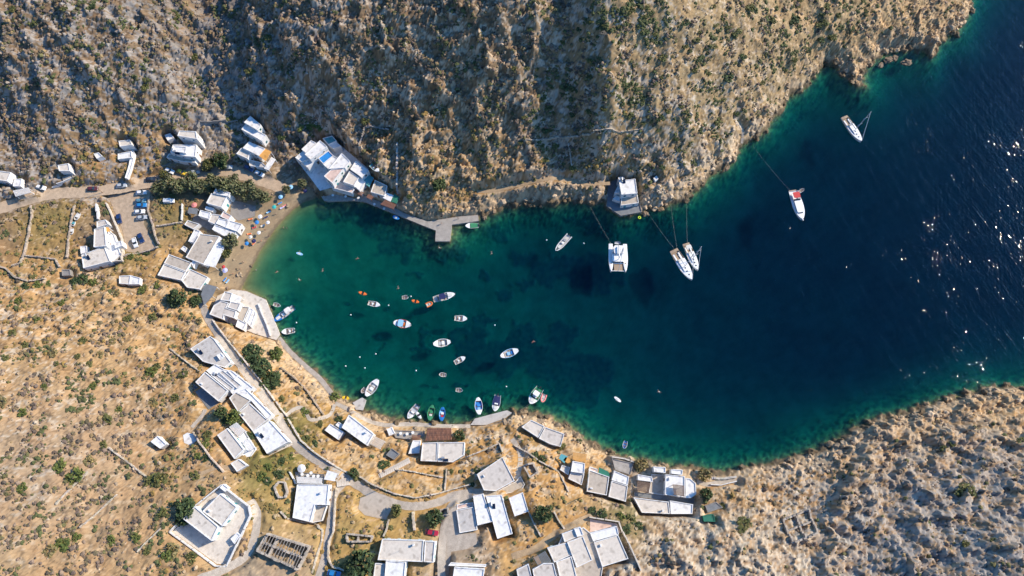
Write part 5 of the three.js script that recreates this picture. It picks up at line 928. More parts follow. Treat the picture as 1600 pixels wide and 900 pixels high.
// ---------------------------------------------------------------- boats
// hull lofted from sections; x forward, y up (0 at the water line), unit metres
function hullParts(L, B, o = {}) {
  const { stern = 0.75, free = 0.5, sheer = 0.35, full = 0.55, rim = 0.1, floor = 0.12, draft = 0.35, double = false } = o, n = 16;
  const sec = [];
  for (let i = 0; i <= n; i++) {
    const t = i / n, x = -L / 2 + t * L;
    let w;
    if (double) w = Math.pow(Math.sin(Math.PI * Math.min(1, Math.max(0, 0.03 + 0.94 * t))), 0.62);
    else { const s = Math.min(1, Math.max(0, (t - full) / (1 - full))); w = t < full ? lerp(stern, 1, sstep(0, full * 0.9, t)) : Math.pow(1 - s * s, 0.72); }
    const top = free + sheer * Math.pow(t, 2.2) + (double ? sheer * 0.7 * Math.pow(1 - t, 2.2) : 0);
    sec.push({ x, w: (w * B) / 2, top, keel: -draft * (1 - Math.pow(Math.max(0, t - 0.55) / 0.45, 3) * 0.95) });
  }
  const outer = [], rimP = [], inner = [], quad = (arr, a, b, c, d) => arr.push(...a, ...b, ...c, ...a, ...c, ...d);
  for (let i = 0; i < n; i++) {
    const a = sec[i], b = sec[i + 1];
    for (const s of [1, -1]) {
      const A = [a.x, a.top, a.w * s], Bq = [b.x, b.top, b.w * s], A1 = [a.x, 0, a.w * 0.86 * s], B1 = [b.x, 0, b.w * 0.86 * s], A2 = [a.x, a.keel, 0], B2 = [b.x, b.keel, 0];
      const Ai = [a.x, a.top, Math.max(0, a.w - rim) * s], Bi = [b.x, b.top, Math.max(0, b.w - rim) * s], Af = [a.x, floor, Math.max(0, a.w * 0.88 - rim) * s], Bf = [b.x, floor, Math.max(0, b.w * 0.88 - rim) * s], Ac = [a.x, floor, 0], Bc = [b.x, floor, 0];
      if (s > 0) { quad(outer, A1, B1, Bq, A); quad(outer, A2, B2, B1, A1); quad(rimP, A, Bq, Bi, Ai); quad(inner, Ai, Bi, Bf, Af); quad(inner, Af, Bf, Bc, Ac); } else { quad(outer, A, Bq, B1, A1); quad(outer, A1, B1, B2, A2); quad(rimP, Ai, Bi, Bq, A); quad(inner, Af, Bf, Bi, Ai); quad(inner, Ac, Bc, Bf, Af); }
    }
  }
  const a = sec[0]; // transom
  quad(outer, [a.x, a.top, -a.w], [a.x, a.top, a.w], [a.x, 0, a.w * 0.86], [a.x, 0, -a.w * 0.86]);
  quad(inner, [a.x + 0.06, floor, -a.w * 0.86], [a.x + 0.06, floor, a.w * 0.86], [a.x + 0.06, a.top, a.w], [a.x + 0.06, a.top, -a.w]);
  const mk = (p) => { const g = new THREE.BufferGeometry(); g.setAttribute('position', new THREE.Float32BufferAttribute(p, 3)); return g; };
  const deck = (t0, t1, lift = 0.0, k = 0.98) => { // decked over between two stations
    const p = [], q = (t) => { const f = t * n, i = Math.min(n - 1, Math.floor(f)), u = f - i; return { x: lerp(sec[i].x, sec[i + 1].x, u), w: lerp(sec[i].w, sec[i + 1].w, u) * k, top: lerp(sec[i].top, sec[i + 1].top, u) + lift }; };
    for (let i = 0; i < 10; i++) { const A = q(lerp(t0, t1, i / 10)), Bq = q(lerp(t0, t1, (i + 1) / 10)); quad(p, [A.x, A.top, A.w], [Bq.x, Bq.top, Bq.w], [Bq.x, Bq.top + 0.07, 0], [A.x, A.top + 0.07, 0]); quad(p, [A.x, A.top + 0.07, 0], [Bq.x, Bq.top + 0.07, 0], [Bq.x, Bq.top, -Bq.w], [A.x, A.top, -A.w]); }
    return mk(p);
  };
  return { outer: mk(outer), rim: mk(rimP), inner: mk(inner), deck };
}
M('gel', 0.78, 0.78, 0.76, 0.3); M('gelgrey', 0.45, 0.46, 0.47, 0.4); M('teak', 0.33, 0.24, 0.16, 0.7); M('navy', 0.012, 0.018, 0.09, 0.8); M('hullblue', 0.02, 0.16, 0.45, 0.4); M('paintblue', 0.03, 0.22, 0.55, 0.5); M('paintgreen', 0.04, 0.22, 0.10, 0.5); M('red', 0.50, 0.03, 0.03, 0.7); M('orangeplastic', 0.75, 0.17, 0.03, 0.45); M('yellowplastic', 0.80, 0.50, 0.02, 0.45); M('rubber', 0.03, 0.03, 0.035, 0.6); M('skyblue', 0.25, 0.50, 0.75, 0.6); M('canvas', 0.62, 0.60, 0.55, 0.9); M('greycanvas', 0.30, 0.31, 0.33, 0.9); M('engine', 0.02, 0.02, 0.025, 0.3); M('inside', 0.50, 0.47, 0.42, 0.8); M('lime', 0.55, 0.70, 0.03, 0.5); M('rope', 0.55, 0.52, 0.46, 0.9); M('steel', 0.6, 0.6, 0.6, 0.25, { metalness: 0.9 }); M('pinkcloth', 0.75, 0.25, 0.22, 0.9); M('lilac', 0.50, 0.50, 0.75, 0.9); M('tealcloth', 0.03, 0.40, 0.38, 0.9);
const rbox = (w, h, d, x, y, z) => { // a box with softened upper edges
  const s = new THREE.Shape(), r = Math.min(w, d) * 0.22; s.moveTo(-w / 2 + r, -d / 2); s.lineTo(w / 2 - r, -d / 2); s.quadraticCurveTo(w / 2, -d / 2, w / 2, -d / 2 + r); s.lineTo(w / 2, d / 2 - r); s.quadraticCurveTo(w / 2, d / 2, w / 2 - r, d / 2); s.lineTo(-w / 2 + r, d / 2); s.quadraticCurveTo(-w / 2, d / 2, -w / 2, d / 2 - r); s.lineTo(-w / 2, -d / 2 + r); s.quadraticCurveTo(-w / 2, -d / 2, -w / 2 + r, -d / 2);
  const b = Math.min(0.08, h * 0.3);
  return new THREE.ExtrudeGeometry(s, { depth: h - 2 * b, bevelThickness: b, bevelSize: b, bevelOffset: -b, bevelSegments: 2, curveSegments: 4 }).rotateX(-Math.PI / 2).translate(x, y + b, z);
};
const pipe = (a, b, r, sides = 5) => { const d = b.clone().sub(a), g = new THREE.CylinderGeometry(r, r, d.length(), sides); g.applyQuaternion(new THREE.Quaternion().setFromUnitVectors(new V3(0, 1, 0), d.clone().normalize())); return g.translate((a.x + b.x) / 2, (a.y + b.y) / 2, (a.z + b.z) / 2); };
function boat(label, kind, sternPx, bowPx, beamPx, o = {}) {
  const [sxp, syp] = sternPx, [bxp, byp] = bowPx, lift = o.onLand ? null : 0;
  let A = lift === 0 ? P(sxp, syp, 0.5) : on(sxp, syp), Bv = lift === 0 ? P(bxp, byp, 0.5) : on(bxp, byp);
  const mid = A.clone().lerp(Bv, 0.5), L = Math.hypot(Bv.x - A.x, Bv.z - A.z), B = beamPx * 0.272;
  mid.y = lift === 0 ? 0 : hAt(mid.x, mid.z) + 0.3;
  const name = { yacht: 'sailing_yacht', cruiser: 'motor_yacht', cat: 'catamaran', open: 'open_boat', speed: 'speedboat', caique: 'fishing_boat', dinghy: 'dinghy', kayak: 'kayak', rib: 'inflatable_boat' }[kind];
  const cat = { yacht: 'sailboat', cruiser: 'yacht', cat: 'catamaran', open: 'boat', speed: 'speedboat', caique: 'boat', dinghy: 'dinghy', kayak: 'kayak', rib: 'inflatable' }[kind];
  const g = thing(name, label, cat, mid, -Math.atan2(Bv.z - A.z, Bv.x - A.x), 'boats in the bay');
  const hm = mats[o.hull ?? 'gel'], dm = mats[o.deck ?? 'gel'], im = mats[o.inside ?? 'inside'];
  const outboard = (x, z = 0, s = 1) => { const e = part('outboard_motor', rbox(0.55 * s, 0.5 * s, 0.4 * s, x, 0.45, z), mats.engine, g); part('shaft', new THREE.CylinderGeometry(0.06, 0.06, 0.9, 6).translate(x, 0.1, z), mats.engine, e); };
  if (kind === 'yacht') {
    const h = hullParts(L, B, { free: 1.05, sheer: 0.35, stern: 0.82, full: 0.5, floor: 0.5, draft: 0.8 });
    const hull = part('hull', h.outer, hm, g); part('rail', h.rim, mats.teak, hull); part('cockpit', h.inner, mats[o.cockpit ?? 'teak'], g);
    part('foredeck', h.deck(0.34, 0.995), dm, g); part('aft_deck', h.deck(0, 0.08), mats.teak, g);
    const cab = part('cabin', rbox(L * 0.33, 0.45, B * 0.5, L * 0.04, 1.1, 0), dm, g);
    for (const s of [-1, 1]) part('cabin_window', box(L * 0.2, 0.16, 0.05, L * 0.05, 1.36, s * B * 0.252), mats.darkglass, cab);
    for (const x of [0.12, 0.22, 0.33]) part('hatch', rbox(0.55, 0.08, 0.55, L * x, x > 0.2 ? 1.34 : 1.55, 0), mats.darkglass, g);
    part('spray_hood', rbox(L * 0.07, 0.5, B * 0.52, -L * 0.14, 1.25, 0), mats[o.hood ?? 'greycanvas'], g);
    if (o.bimini) part('bimini', rbox(L * 0.16, 0.12, B * 0.62, -L * 0.31, 2.5, 0), mats[o.bimini], g);
    for (const s of [-1, 1]) { part('cockpit_bench', rbox(L * 0.22, 0.35, B * 0.16, -L * 0.27, 0.55, s * B * 0.27), dm, g); part('steering_wheel', new THREE.TorusGeometry(0.4, 0.04, 5, 12).rotateY(Math.PI / 2).translate(-L * 0.37, 1.25, s * B * 0.2), mats.steel, g); }
    const mh = L * 1.18, base = new V3(L * 0.08, 1.4, 0), top = new V3(L * 0.08, mh, 0);
    const mast = part('mast', pipe(base, top, 0.12, 7), mats.frame, g);
    part('boom', pipe(new V3(L * 0.08, 2.4, 0), new V3(-L * 0.28, 2.5, 0), 0.09, 6), mats.frame, g);
    part('furled_mainsail', pipe(new V3(L * 0.06, 2.6, 0), new V3(-L * 0.27, 2.7, 0), 0.2, 7), mats[o.sail ?? 'canvas'], g);
    part('furled_genoa', pipe(new V3(L * 0.49, 1.6, 0), top.clone().add(new V3(0, -0.6, 0)), 0.1, 6), mats.gel, g);
    part('backstay', pipe(new V3(-L * 0.48, 1.2, 0), top, 0.02, 4), mats.steel, g);
    for (const t of [0.4, 0.7]) part('spreader', pipe(new V3(L * 0.08, mh * t, -B * 0.32), new V3(L * 0.08, mh * t, B * 0.32), 0.06, 5), mats.frame, mast);
  } else if (kind === 'cruiser') {
    const h = hullParts(L, B, { free: 1.0, sheer: 0.5, stern: 0.86, full: 0.48, floor: 0.6 });
    const hull = part('hull', h.outer, hm, g); part('rail', h.rim, mats.gel, hull); part('cockpit', h.inner, mats.gel, g); part('foredeck', h.deck(0.3, 0.995), dm, g);
    const c = part('cabin', rbox(L * 0.42, 0.75, B * 0.62, L * 0.06, 1.1, 0), dm, g); part('windscreen', rbox(L * 0.06, 0.4, B * 0.6, -L * 0.16, 1.6, 0), mats.darkglass, c);
    part('forward_window', rbox(L * 0.05, 0.3, B * 0.42, L * 0.27, 1.3, 0), mats.darkglass, c);
    for (const s of [-1, 1]) part('side_window', box(L * 0.3, 0.24, 0.05, L * 0.06, 1.5, s * B * 0.312), mats.darkglass, c);
    part('bimini', rbox(L * 0.2, 0.14, B * 0.62, -L * 0.3, 2.6, 0), mats.red, g);
    for (const s of [-1, 1]) { part('bimini_post', pipe(new V3(-L * 0.38, 1.0, s * B * 0.28), new V3(-L * 0.38, 2.6, s * B * 0.28), 0.03), mats.steel, g); part('bench', rbox(L * 0.2, 0.35, B * 0.14, -L * 0.3, 0.65, s * B * 0.28), mats.canvas, g); }
    part('bowsprit', rbox(L * 0.07, 0.1, 0.4, L * 0.51, 1.45, 0), mats.gel, g); part('swim_platform', rbox(0.8, 0.12, B * 0.7, -L * 0.52, 0.25, 0), mats.teak, g);
  } else if (kind === 'cat') {
    for (const s of [-1, 1]) { const h = hullParts(L, B * 0.26, { free: 1.2, sheer: 0.3, stern: 0.8, full: 0.5, floor: 0.7 }); const q = part('hull', h.outer.translate(0, 0, s * B * 0.37), hm, g); part('hull_deck', h.deck(0, 0.995).translate(0, 0, s * B * 0.37), dm, q); for (const x of [0.2, 0.33]) part('hatch', rbox(0.5, 0.06, 0.5, L * x, 1.38, s * B * 0.37), mats.darkglass, q); }
    part('bridge_deck', rbox(L * 0.62, 0.5, B * 0.52, -L * 0.1, 0.85, 0), dm, g);
    const c = part('saloon', rbox(L * 0.36, 0.8, B * 0.66, -L * 0.02, 1.3, 0), dm, g); part('saloon_window', rbox(L * 0.05, 0.4, B * 0.6, L * 0.16, 1.45, 0), mats.darkglass, c);
    part('hard_top', rbox(L * 0.3, 0.14, B * 0.56, -L * 0.24, 2.9, -B * 0.04), dm, g); part('top_cover', rbox(L * 0.24, 0.08, B * 0.2, -L * 0.22, 3.06, -B * 0.18), mats.limewash, g);
    part('trampoline', box(L * 0.26, 0.05, B * 0.44, L * 0.33, 1.0, 0), mats.teak, g); part('cross_beam', box(0.2, 0.2, B * 0.74, L * 0.46, 1.1, 0), mats.frame, g);
    part('helm_seat', rbox(0.7, 0.5, 1.3, -L * 0.14, 2.0, B * 0.22), mats.greycanvas, g); part('cockpit_table', rbox(1.3, 0.1, 1.4, -L * 0.36, 1.7, -B * 0.05), mats.teak, g);
    const top = new V3(L * 0.08, L * 1.25, 0); part('mast', pipe(new V3(L * 0.08, 2.0, 0), top, 0.14, 7), mats.frame, g); part('boom', pipe(new V3(L * 0.06, 3.5, 0), new V3(-L * 0.36, 3.6, 0), 0.13, 6), mats.frame, g); part('furled_mainsail', pipe(new V3(L * 0.05, 3.75, 0), new V3(-L * 0.34, 3.85, 0), 0.24, 7), mats.gel, g); part('furled_genoa', pipe(new V3(L * 0.46, 1.3, 0), top, 0.1, 6), mats.gel, g);
    const d = hullParts(2.6, 1.3, { free: 0.35, sheer: 0.1, floor: 0.1, draft: 0.1 }); part('davit_tender', d.outer.rotateY(Math.PI / 2).translate(-L * 0.53, 1.0, 0), mats.gelgrey, g);
  } else if (kind === 'kayak') {
    const h = hullParts(L, B, { double: true, free: 0.22, sheer: 0.1, floor: 0.05, draft: 0.12, rim: 0.06 }), q = part('hull', h.outer, hm, g);
    part('deck', h.deck(0.01, 0.38, 0, 0.97), hm, q); part('rear_deck', h.deck(0.62, 0.99, 0, 0.97), hm, q); part('cockpit', h.inner, mats.rubber, g); part('seat', rbox(0.5, 0.2, 0.4, -0.2, 0.06, 0), mats.rubber, g);
  } else if (kind === 'rib') {
    const tube = new THREE.CatmullRomCurve3([[-0.5, 0, -0.42], [-0.1, 0, -0.42], [0.25, 0.02, -0.36], [0.5, 0.06, 0], [0.25, 0.02, 0.36], [-0.1, 0, 0.42], [-0.5, 0, 0.42]].map(([x, y, z]) => new V3(x * L, 0.22 + y * L, z * B)));
    part('tube', new THREE.TubeGeometry(tube, 24, Math.min(0.24, B * 0.15), 8), hm, g); part('floor', box(L * 0.8, 0.08, B * 0.62, -L * 0.06, 0.16, 0), im, g); part('transom', box(0.1, 0.4, B * 0.62, -L * 0.45, 0.3, 0), im, g);
    if (o.motor) { outboard(-L * 0.5); part('console', rbox(L * 0.1, 0.7, B * 0.3, 0, 0.2, 0), mats.gel, g); part('seat', rbox(L * 0.12, 0.5, B * 0.4, -L * 0.17, 0.2, 0), mats.greycanvas, g); part('bow_cushion', rbox(L * 0.16, 0.25, B * 0.4, L * 0.22, 0.2, 0), mats.canvas, g); } else part('thwart', box(0.25, 0.12, B * 0.66, 0, 0.32, 0), im, g);
  } else {
    const dbl = kind === 'caique', h = hullParts(L, B, { double: dbl, free: dbl ? 0.62 : 0.48, sheer: dbl ? 0.4 : 0.3, stern: 0.8, floor: 0.15, rim: dbl ? 0.16 : 0.1 });
    const q = part('hull', h.outer, hm, g); part('gunwale', h.rim, mats[o.rim ?? o.hull ?? 'gel'], q); part('floor', h.inner, im, g);
    if (kind !== 'dinghy') part('foredeck', h.deck(dbl ? 0.72 : 0.66, 0.99), dm, g);
    if (dbl) part('stern_deck', h.deck(0.01, 0.2), dm, g);
    for (const t of kind === 'dinghy' ? [-0.2, 0.15] : [-0.28, 0.02]) part('thwart', box(0.28, 0.07, B * 0.86, L * t, 0.42, 0), mats[o.bench ?? 'wood'], g);
    if (kind === 'speed') { part('console', rbox(L * 0.1, 0.55, B * 0.45, L * 0.04, 0.2, 0), mats.gel, g); part('windscreen', rbox(0.1, 0.35, B * 0.5, L * 0.1, 0.75, 0), mats.darkglass, g); part('bow_cushion', rbox(L * 0.2, 0.12, B * 0.4, L * 0.27, 0.78, 0), mats.canvas, g); outboard(-L * 0.52, 0, 1.2); }
    if (kind === 'open') { outboard(-L * 0.52); part('engine_box', rbox(L * 0.12, 0.35, B * 0.4, -L * 0.12, 0.16, 0), mats.gel, g); }
    if (o.wheelhouse) { part('wheelhouse', rbox(L * 0.2, 1.3, B * 0.5, -L * 0.12, 0.5, 0), mats.gel, g); part('roof', rbox(L * 0.26, 0.1, B * 0.62, -L * 0.12, 1.8, 0), mats[o.wheelhouse], g); }
    if (o.canopy) { part('canopy', rbox(L * (o.canopyLength ?? 0.28), 0.1, B * 0.78, L * (o.canopyAt ?? -0.1), 1.55, 0), mats[o.canopy], g); for (const s of [-1, 1]) for (const u of [-1, 1]) part('canopy_post', pipe(new V3(L * ((o.canopyAt ?? -0.1) + u * 0.11), 0.3, s * B * 0.34), new V3(L * ((o.canopyAt ?? -0.1) + u * 0.11), 1.6, s * B * 0.34), 0.03), mats.steel, g); }
    if (o.cover) part('cover', h.deck(0.08, 0.62, 0.12, 0.9), mats[o.cover], g);
    if (dbl && !o.cover) { part('engine_hatch', rbox(L * 0.16, 0.4, B * 0.42, -L * 0.05, 0.18, 0), mats[o.hatch ?? 'gel'], g); part('net_pile', rbox(L * 0.14, 0.25, B * 0.4, L * 0.14, 0.2, 0), mats[o.nets ?? 'orangeplastic'], g); part('stem_post', box(0.12, 0.4, 0.12, L * 0.49, 1.1, 0), mats.wood, g); part('oar', pipe(new V3(-L * 0.2, 0.75, B * 0.3), new V3(L * 0.2, 0.8, B * 0.3), 0.03), mats.wood, g); }
    if (kind === 'dinghy') for (const s of [-1, 1]) part('oar', pipe(new V3(-L * 0.25, 0.5, s * B * 0.25), new V3(L * 0.25, 0.55, s * B * 0.3), 0.025), mats.wood, g);
  }
  return g;
}
boat('white sailing yacht with teak aft deck and raised mast, nearest the north-eastern cape', 'yacht', [1318, 183], [1345, 222], 14, { cockpit: 'teak' });
boat('white motor yacht with a red bimini', 'cruiser', [1239, 299], [1253, 344], 17);
boat('white sailing catamaran anchored off the lone shore house', 'cat', [965, 382], [966, 426], 29);
boat('larger white yacht of the two rafted together', 'yacht', [1052, 391], [1081, 438], 16, { hood: 'canvas' });
boat('smaller yacht with beige bimini rafted beside the larger one', 'yacht', [1071, 381], [1090, 423], 13, { bimini: 'canvas', hood: 'canvas' });
boat('long grey inflatable motor boat west of the catamaran', 'rib', [890, 367], [868, 392], 10, { hull: 'gelgrey', motor: true });
boat('white boat with green cover moored at the end of the stone quay', 'open', [748, 352], [727, 353], 9, { cover: 'paintgreen' });
boat('long white speedboat with dark blue sunshade in the shallow bay', 'speed', [677, 468], [711, 459], 11, { canopy: 'navy', canopyAt: -0.08 });
boat('tiny pale green dinghy just west of the long speedboat', 'dinghy', [628, 465], [638, 464], 6, { hull: 'limewash' });
boat('orange kayak floating alone, westernmost of the orange craft', 'kayak', [560, 456], [573, 460], 5, { hull: 'orangeplastic' });
boat('orange kayak with a paddler seat between pale dinghy and round orange raft', 'kayak', [643, 469], [655, 472], 5, { hull: 'orangeplastic' });
boat('stubby round orange inflatable below the long speedboat', 'rib', [666, 477], [675, 473], 7, { hull: 'orangeplastic' });
boat('white open boat with outboard southeast of the lone orange kayak', 'open', [575, 473], [594, 477], 8);
boat('white fishing boat with red gunwale and light blue canopy', 'caique', [615, 504], [642, 508], 13, { rim: 'red', canopy: 'skyblue', canopyLength: 0.3, canopyAt: -0.08 });
boat('white open boat above the big double-ended white boat', 'open', [710, 497], [730, 498], 9);
boat('plump white double-ended boat in the middle of the moorings', 'caique', [704, 534], [677, 538], 12, { hull: 'gel', nets: 'gelgrey' });
boat('white fishing boat with blue trim, easternmost of the bay moorings', 'caique', [782, 557], [810, 547], 12, { hull: 'limewash', hatch: 'skyblue', nets: 'paintblue', rim: 'skyblue' });
boat('narrow white open boat pointing up right below the double-ender', 'open', [710, 567], [727, 558], 8);
boat('tiny white dinghy below the narrow open boat, the upper of two', 'dinghy', [697, 586], [686, 585], 6);
boat('tiny white dinghy, the lower of two, above the row of shore boats', 'dinghy', [712, 609], [723, 610], 6);
boat('white-rimmed bright blue fishing boat lying offshore of the landing stage', 'caique', [747, 621], [749, 648], 11, { inside: 'paintblue', hatch: 'paintblue', nets: 'skyblue', rim: 'limewash' });
boat('white speedboat with navy cockpit cover beside the blue fishing boat', 'speed', [778, 617], [773, 643], 11, { cover: 'navy' });
boat('white cabin boat with green stern moored bow-on to the rocks', 'speed', [844, 606], [828, 631], 14, { wheelhouse: 'gel', inside: 'paintgreen' });
boat('red inflatable tender alongside the green-sterned cabin boat', 'rib', [851, 616], [847, 628], 7, { hull: 'pinkcloth' });
boat('light grey motor boat at the shore beside a narrow white skiff', 'speed', [653, 633], [637, 654], 10, { hull: 'gelgrey', inside: 'gelgrey' });
boat('narrow white skiff lying across the stern of the grey motor boat', 'kayak', [650, 643], [658, 654], 5, { hull: 'gel' });
boat('green fishing boat moored to the shore below the village', 'caique', [676, 633], [671, 657], 10, { hull: 'paintgreen', inside: 'paintgreen', deck: 'paintgreen', nets: 'canvas', hatch: 'paintgreen' });
boat('blue fishing boat moored beside the green one', 'caique', [692, 636], [690, 658], 9, { hull: 'hullblue', inside: 'skyblue', nets: 'red', deck: 'hullblue' });
boat('large pale grey double-ended boat at the slipway', 'caique', [572, 619], [591, 593], 13, { hull: 'gelgrey', rim: 'gel', nets: 'canvas', deck: 'gel' });
boat('small bluish dinghy tucked behind the large boat at the slipway', 'dinghy', [571, 606], [565, 614], 6, { hull: 'limewash' });
boat('long bright blue speedboat with white sunshade at the western quay', 'speed', [459, 480], [428, 502], 11, { hull: 'hullblue', deck: 'hullblue', canopy: 'white', canopyAt: -0.22, canopyLength: 0.26 });
boat('tiny white dinghy off the corner of the western quay', 'dinghy', [427, 475], [438, 478], 6);
boat('white open boat moored below the long blue speedboat', 'open', [460, 516], [440, 519], 9);
boat('tiny white-hulled boat with blue inside near the shore row houses', 'dinghy', [978, 689], [975, 701], 6, { inside: 'paintblue' });
boat('yellow kayak pulled up on the rocks above the slipway', 'kayak', [535, 621], [547, 624], 6, { hull: 'yellowplastic', onLand: true });
boat('teal-sided rowing boat stored on land beside the upright hillside wall', 'open', [580, 260], [594, 272], 8, { inside: 'teal', onLand: true });
boat('upper white boat stored in the plot beside the golden field', 'dinghy', [125, 334], [119, 345], 7, { onLand: true, cover: 'canvas' });
boat('small teal-covered boat stored between two white ones on land', 'dinghy', [117, 347], [115, 354], 5, { onLand: true, cover: 'teal' });
boat('lower white boat stored in the plot beside the golden field', 'dinghy', [114, 358], [113, 367], 6, { onLand: true, cover: 'canvas' });
boat('white tender hanging off the stern of the red-topped motor yacht', 'dinghy', [1249, 300], [1256, 295], 5);
{ // paddle board, rings and rafts
  const flat = (name, label, cat, a, b, wpx, mat, th = 0.14) => { const A = P(...a, 0.1), Bv = P(...b, 0.1), L = A.distanceTo(Bv), w = wpx * 0.27, g = thing(name, label, cat, new V3((A.x + Bv.x) / 2, 0, (A.z + Bv.z) / 2), -Math.atan2(Bv.z - A.z, Bv.x - A.x)); const s = new THREE.Shape(); s.absellipse(0, 0, L / 2, w / 2, 0, Math.PI * 2); part('board', new THREE.ExtrudeGeometry(s, { depth: th, bevelSize: 0.04, bevelThickness: 0.04, bevelSegments: 1, curveSegments: 12 }).rotateX(-Math.PI / 2).translate(0, -0.02, 0), mats[mat], g); part('grip_pad', rbox(L * 0.4, 0.05, w * 0.6, -L * 0.05, th + 0.03, 0), mats.canvas, g); };
  flat('paddle_board', 'white paddle board floating alone off the eastern village shore', 'paddleboard', [960, 620], [970, 628], 4, 'gel');
  flat('air_mattress', 'light blue air mattress with a bather near the beach', 'float', [463, 395], [473, 398], 4, 'skyblue', 0.2);
  flat('floating_raft', 'bright blue raft tied under the edge of the quay', 'raft', [614, 338], [624, 342], 6, 'blue', 0.35);
  const r = P(999, 340, 0.1), ringM = topMesh('swim_ring', new THREE.TorusGeometry(0.5, 0.2, 10, 24).rotateX(Math.PI / 2), mats.lime, 'yellow-green swim ring floating beside the lone shore house', 'float'); ringM.position.set(r.x, 0.1, r.z);
  const buoyGeo = new THREE.SphereGeometry(0.3, 10, 8), eyeGeo = new THREE.TorusGeometry(0.1, 0.03, 5, 8).translate(0, 0.36, 0);
  for (const [x, y] of [[548, 492], [562, 558], [570, 575], [587, 553], [540, 572], [650, 579], [773, 508], [791, 604], [607, 477], [642, 463], [854, 375], [912, 380], [463, 504]]) { const p = P(x, y, 0.1), g = thing('mooring_buoy', 'small white mooring buoy, ' + whereabouts(p), 'buoy', new V3(p.x, 0.05, p.z), 0, 'mooring buoys'); part('float', buoyGeo, mats.gel, g); part('ring', eyeGeo, mats.steel, g); }
  const lines = [['mooring line from the larger rafted yacht up to the shore rocks', [1058, 388, 1.0], [1048, 320, 1.2]], ['mooring line from the smaller rafted yacht to the rocks', [1074, 379, 1.0], [1073, 318, 1.0]], ['slack mooring line running west from the rafted yachts toward the swim ring', [1053, 388, 0.9], [1012, 332, 1.0]], ['stern line of the red-topped motor yacht to the shore', [1238, 302, 0.9], [1176, 228, 1.0]], ['stern line of the catamaran to the shore house rocks', [958, 386, 1.0], [922, 323, 0.8]], ['bow line of the green-sterned cabin boat to the rocks', [829, 630, 0.6], [814, 640, 0.8]]];
  for (const [label, a, b] of lines) { const A = P(...a), Bv = P(...b), pts = []; for (let k = 0; k <= 14; k++) { const t = k / 14, q = A.clone().lerp(Bv, t); q.y -= Math.sin(Math.PI * t) * 0.55; pts.push(q); } topMesh('mooring_rope', new THREE.TubeGeometry(new THREE.CatmullRomCurve3(pts), 28, 0.018, 4), mats.rope, label, 'rope', 'mooring lines'); }
}
// ---------------------------------------------------------------- cars
const carGeo = (() => {
  const side = new THREE.Shape([[-2.1, 0.35], [-2.12, 0.85], [-1.95, 0.98], [0.75, 1.0], [1.95, 0.82], [2.12, 0.62], [2.1, 0.35]].map(([x, y]) => new THREE.Vector2(x, y)));
  const body = new THREE.ExtrudeGeometry(side, { depth: 1.5, bevelThickness: 0.12, bevelSize: 0.08, bevelSegments: 2 }).translate(0, 0, -0.75);
  const gh = new THREE.Shape([[-1.85, 0.96], [-1.45, 1.42], [0.25, 1.44], [1.0, 0.97]].map(([x, y]) => new THREE.Vector2(x, y)));
  const glass = new THREE.ExtrudeGeometry(gh, { depth: 1.3, bevelThickness: 0.06, bevelSize: 0.03, bevelSegments: 1 }).translate(0, 0, -0.65);
  const wheel = new THREE.CylinderGeometry(0.33, 0.33, 0.22, 14).rotateX(Math.PI / 2), rim = new THREE.CylinderGeometry(0.2, 0.2, 0.24, 10).rotateX(Math.PI / 2);
  return { body, glass, roof: rbox(1.55, 0.08, 1.28, -0.6, 1.43, 0), wheel, rim, lamp: new THREE.BoxGeometry(0.1, 0.16, 0.36), van: rbox(3.0, 1.0, 1.6, -0.5, 0.9, 0), bumper: rbox(0.16, 0.2, 1.6, 0, 0.35, 0), rack: rbox(1.1, 0.05, 1.0, -0.6, 1.52, 0), mirror: new THREE.BoxGeometry(0.14, 0.12, 0.2) };
})();
const paint = (k, r, g, b) => { mats[k] ??= new THREE.MeshPhysicalMaterial({ name: k, color: new THREE.Color().setRGB(r, g, b), roughness: 0.35, clearcoat: 1, clearcoatRoughness: 0.08 }); return mats[k]; };
paint('cwhite', 0.75, 0.75, 0.74); paint('csilver', 0.42, 0.45, 0.47); paint('cdark', 0.02, 0.025, 0.035); paint('cnavy', 0.012, 0.035, 0.12); paint('cred', 0.35, 0.012, 0.03); paint('cyellow', 0.80, 0.52, 0.02); paint('cblue', 0.02, 0.20, 0.48); paint('cteal', 0.12, 0.25, 0.30); paint('cmaroon', 0.10, 0.02, 0.025);
function car(label, px, py, deg, key, van) {
  const p = P(px, py, on(px, py).y + 0.7); p.y = hAt(p.x, p.z) + 0.09;
  const g = thing(van ? 'parked_van' : 'parked_car', label, van ? 'van' : 'car', p, THREE.MathUtils.degToRad(deg), 'cars parked round the bay');
  part('body', carGeo.body, mats[key], g); part('windows', carGeo.glass, mats.darkglass, g); part('roof', van ? carGeo.van : carGeo.roof, mats[key], g);
  for (const x of [-1.35, 1.35]) for (const z of [-0.78, 0.78]) { const w = part('wheel', carGeo.wheel, mats.rubber, g); w.position.set(x, 0.33, z); part('rim', carGeo.rim, mats.steel, w); }
  for (const z of [-0.6, 0.6]) { part('headlight', carGeo.lamp, mats.frame, g).position.set(2.13, 0.66, z); part('tail_light', carGeo.lamp, mats.red, g).position.set(-2.14, 0.74, z); }
  for (const z of [-0.95, 0.95]) part('wing_mirror', carGeo.mirror, mats[key], g).position.set(0.7, 1.05, z);
}
car('dark red car on the dirt road below the lone cube house', 145, 295, 5, 'cmaroon');
car('silver car on the dirt road below the long sloping white wall', 190, 290, 8, 'csilver');
car('dark car on the dirt road near the start of the tamarisk row', 236, 280, 4, 'cdark');
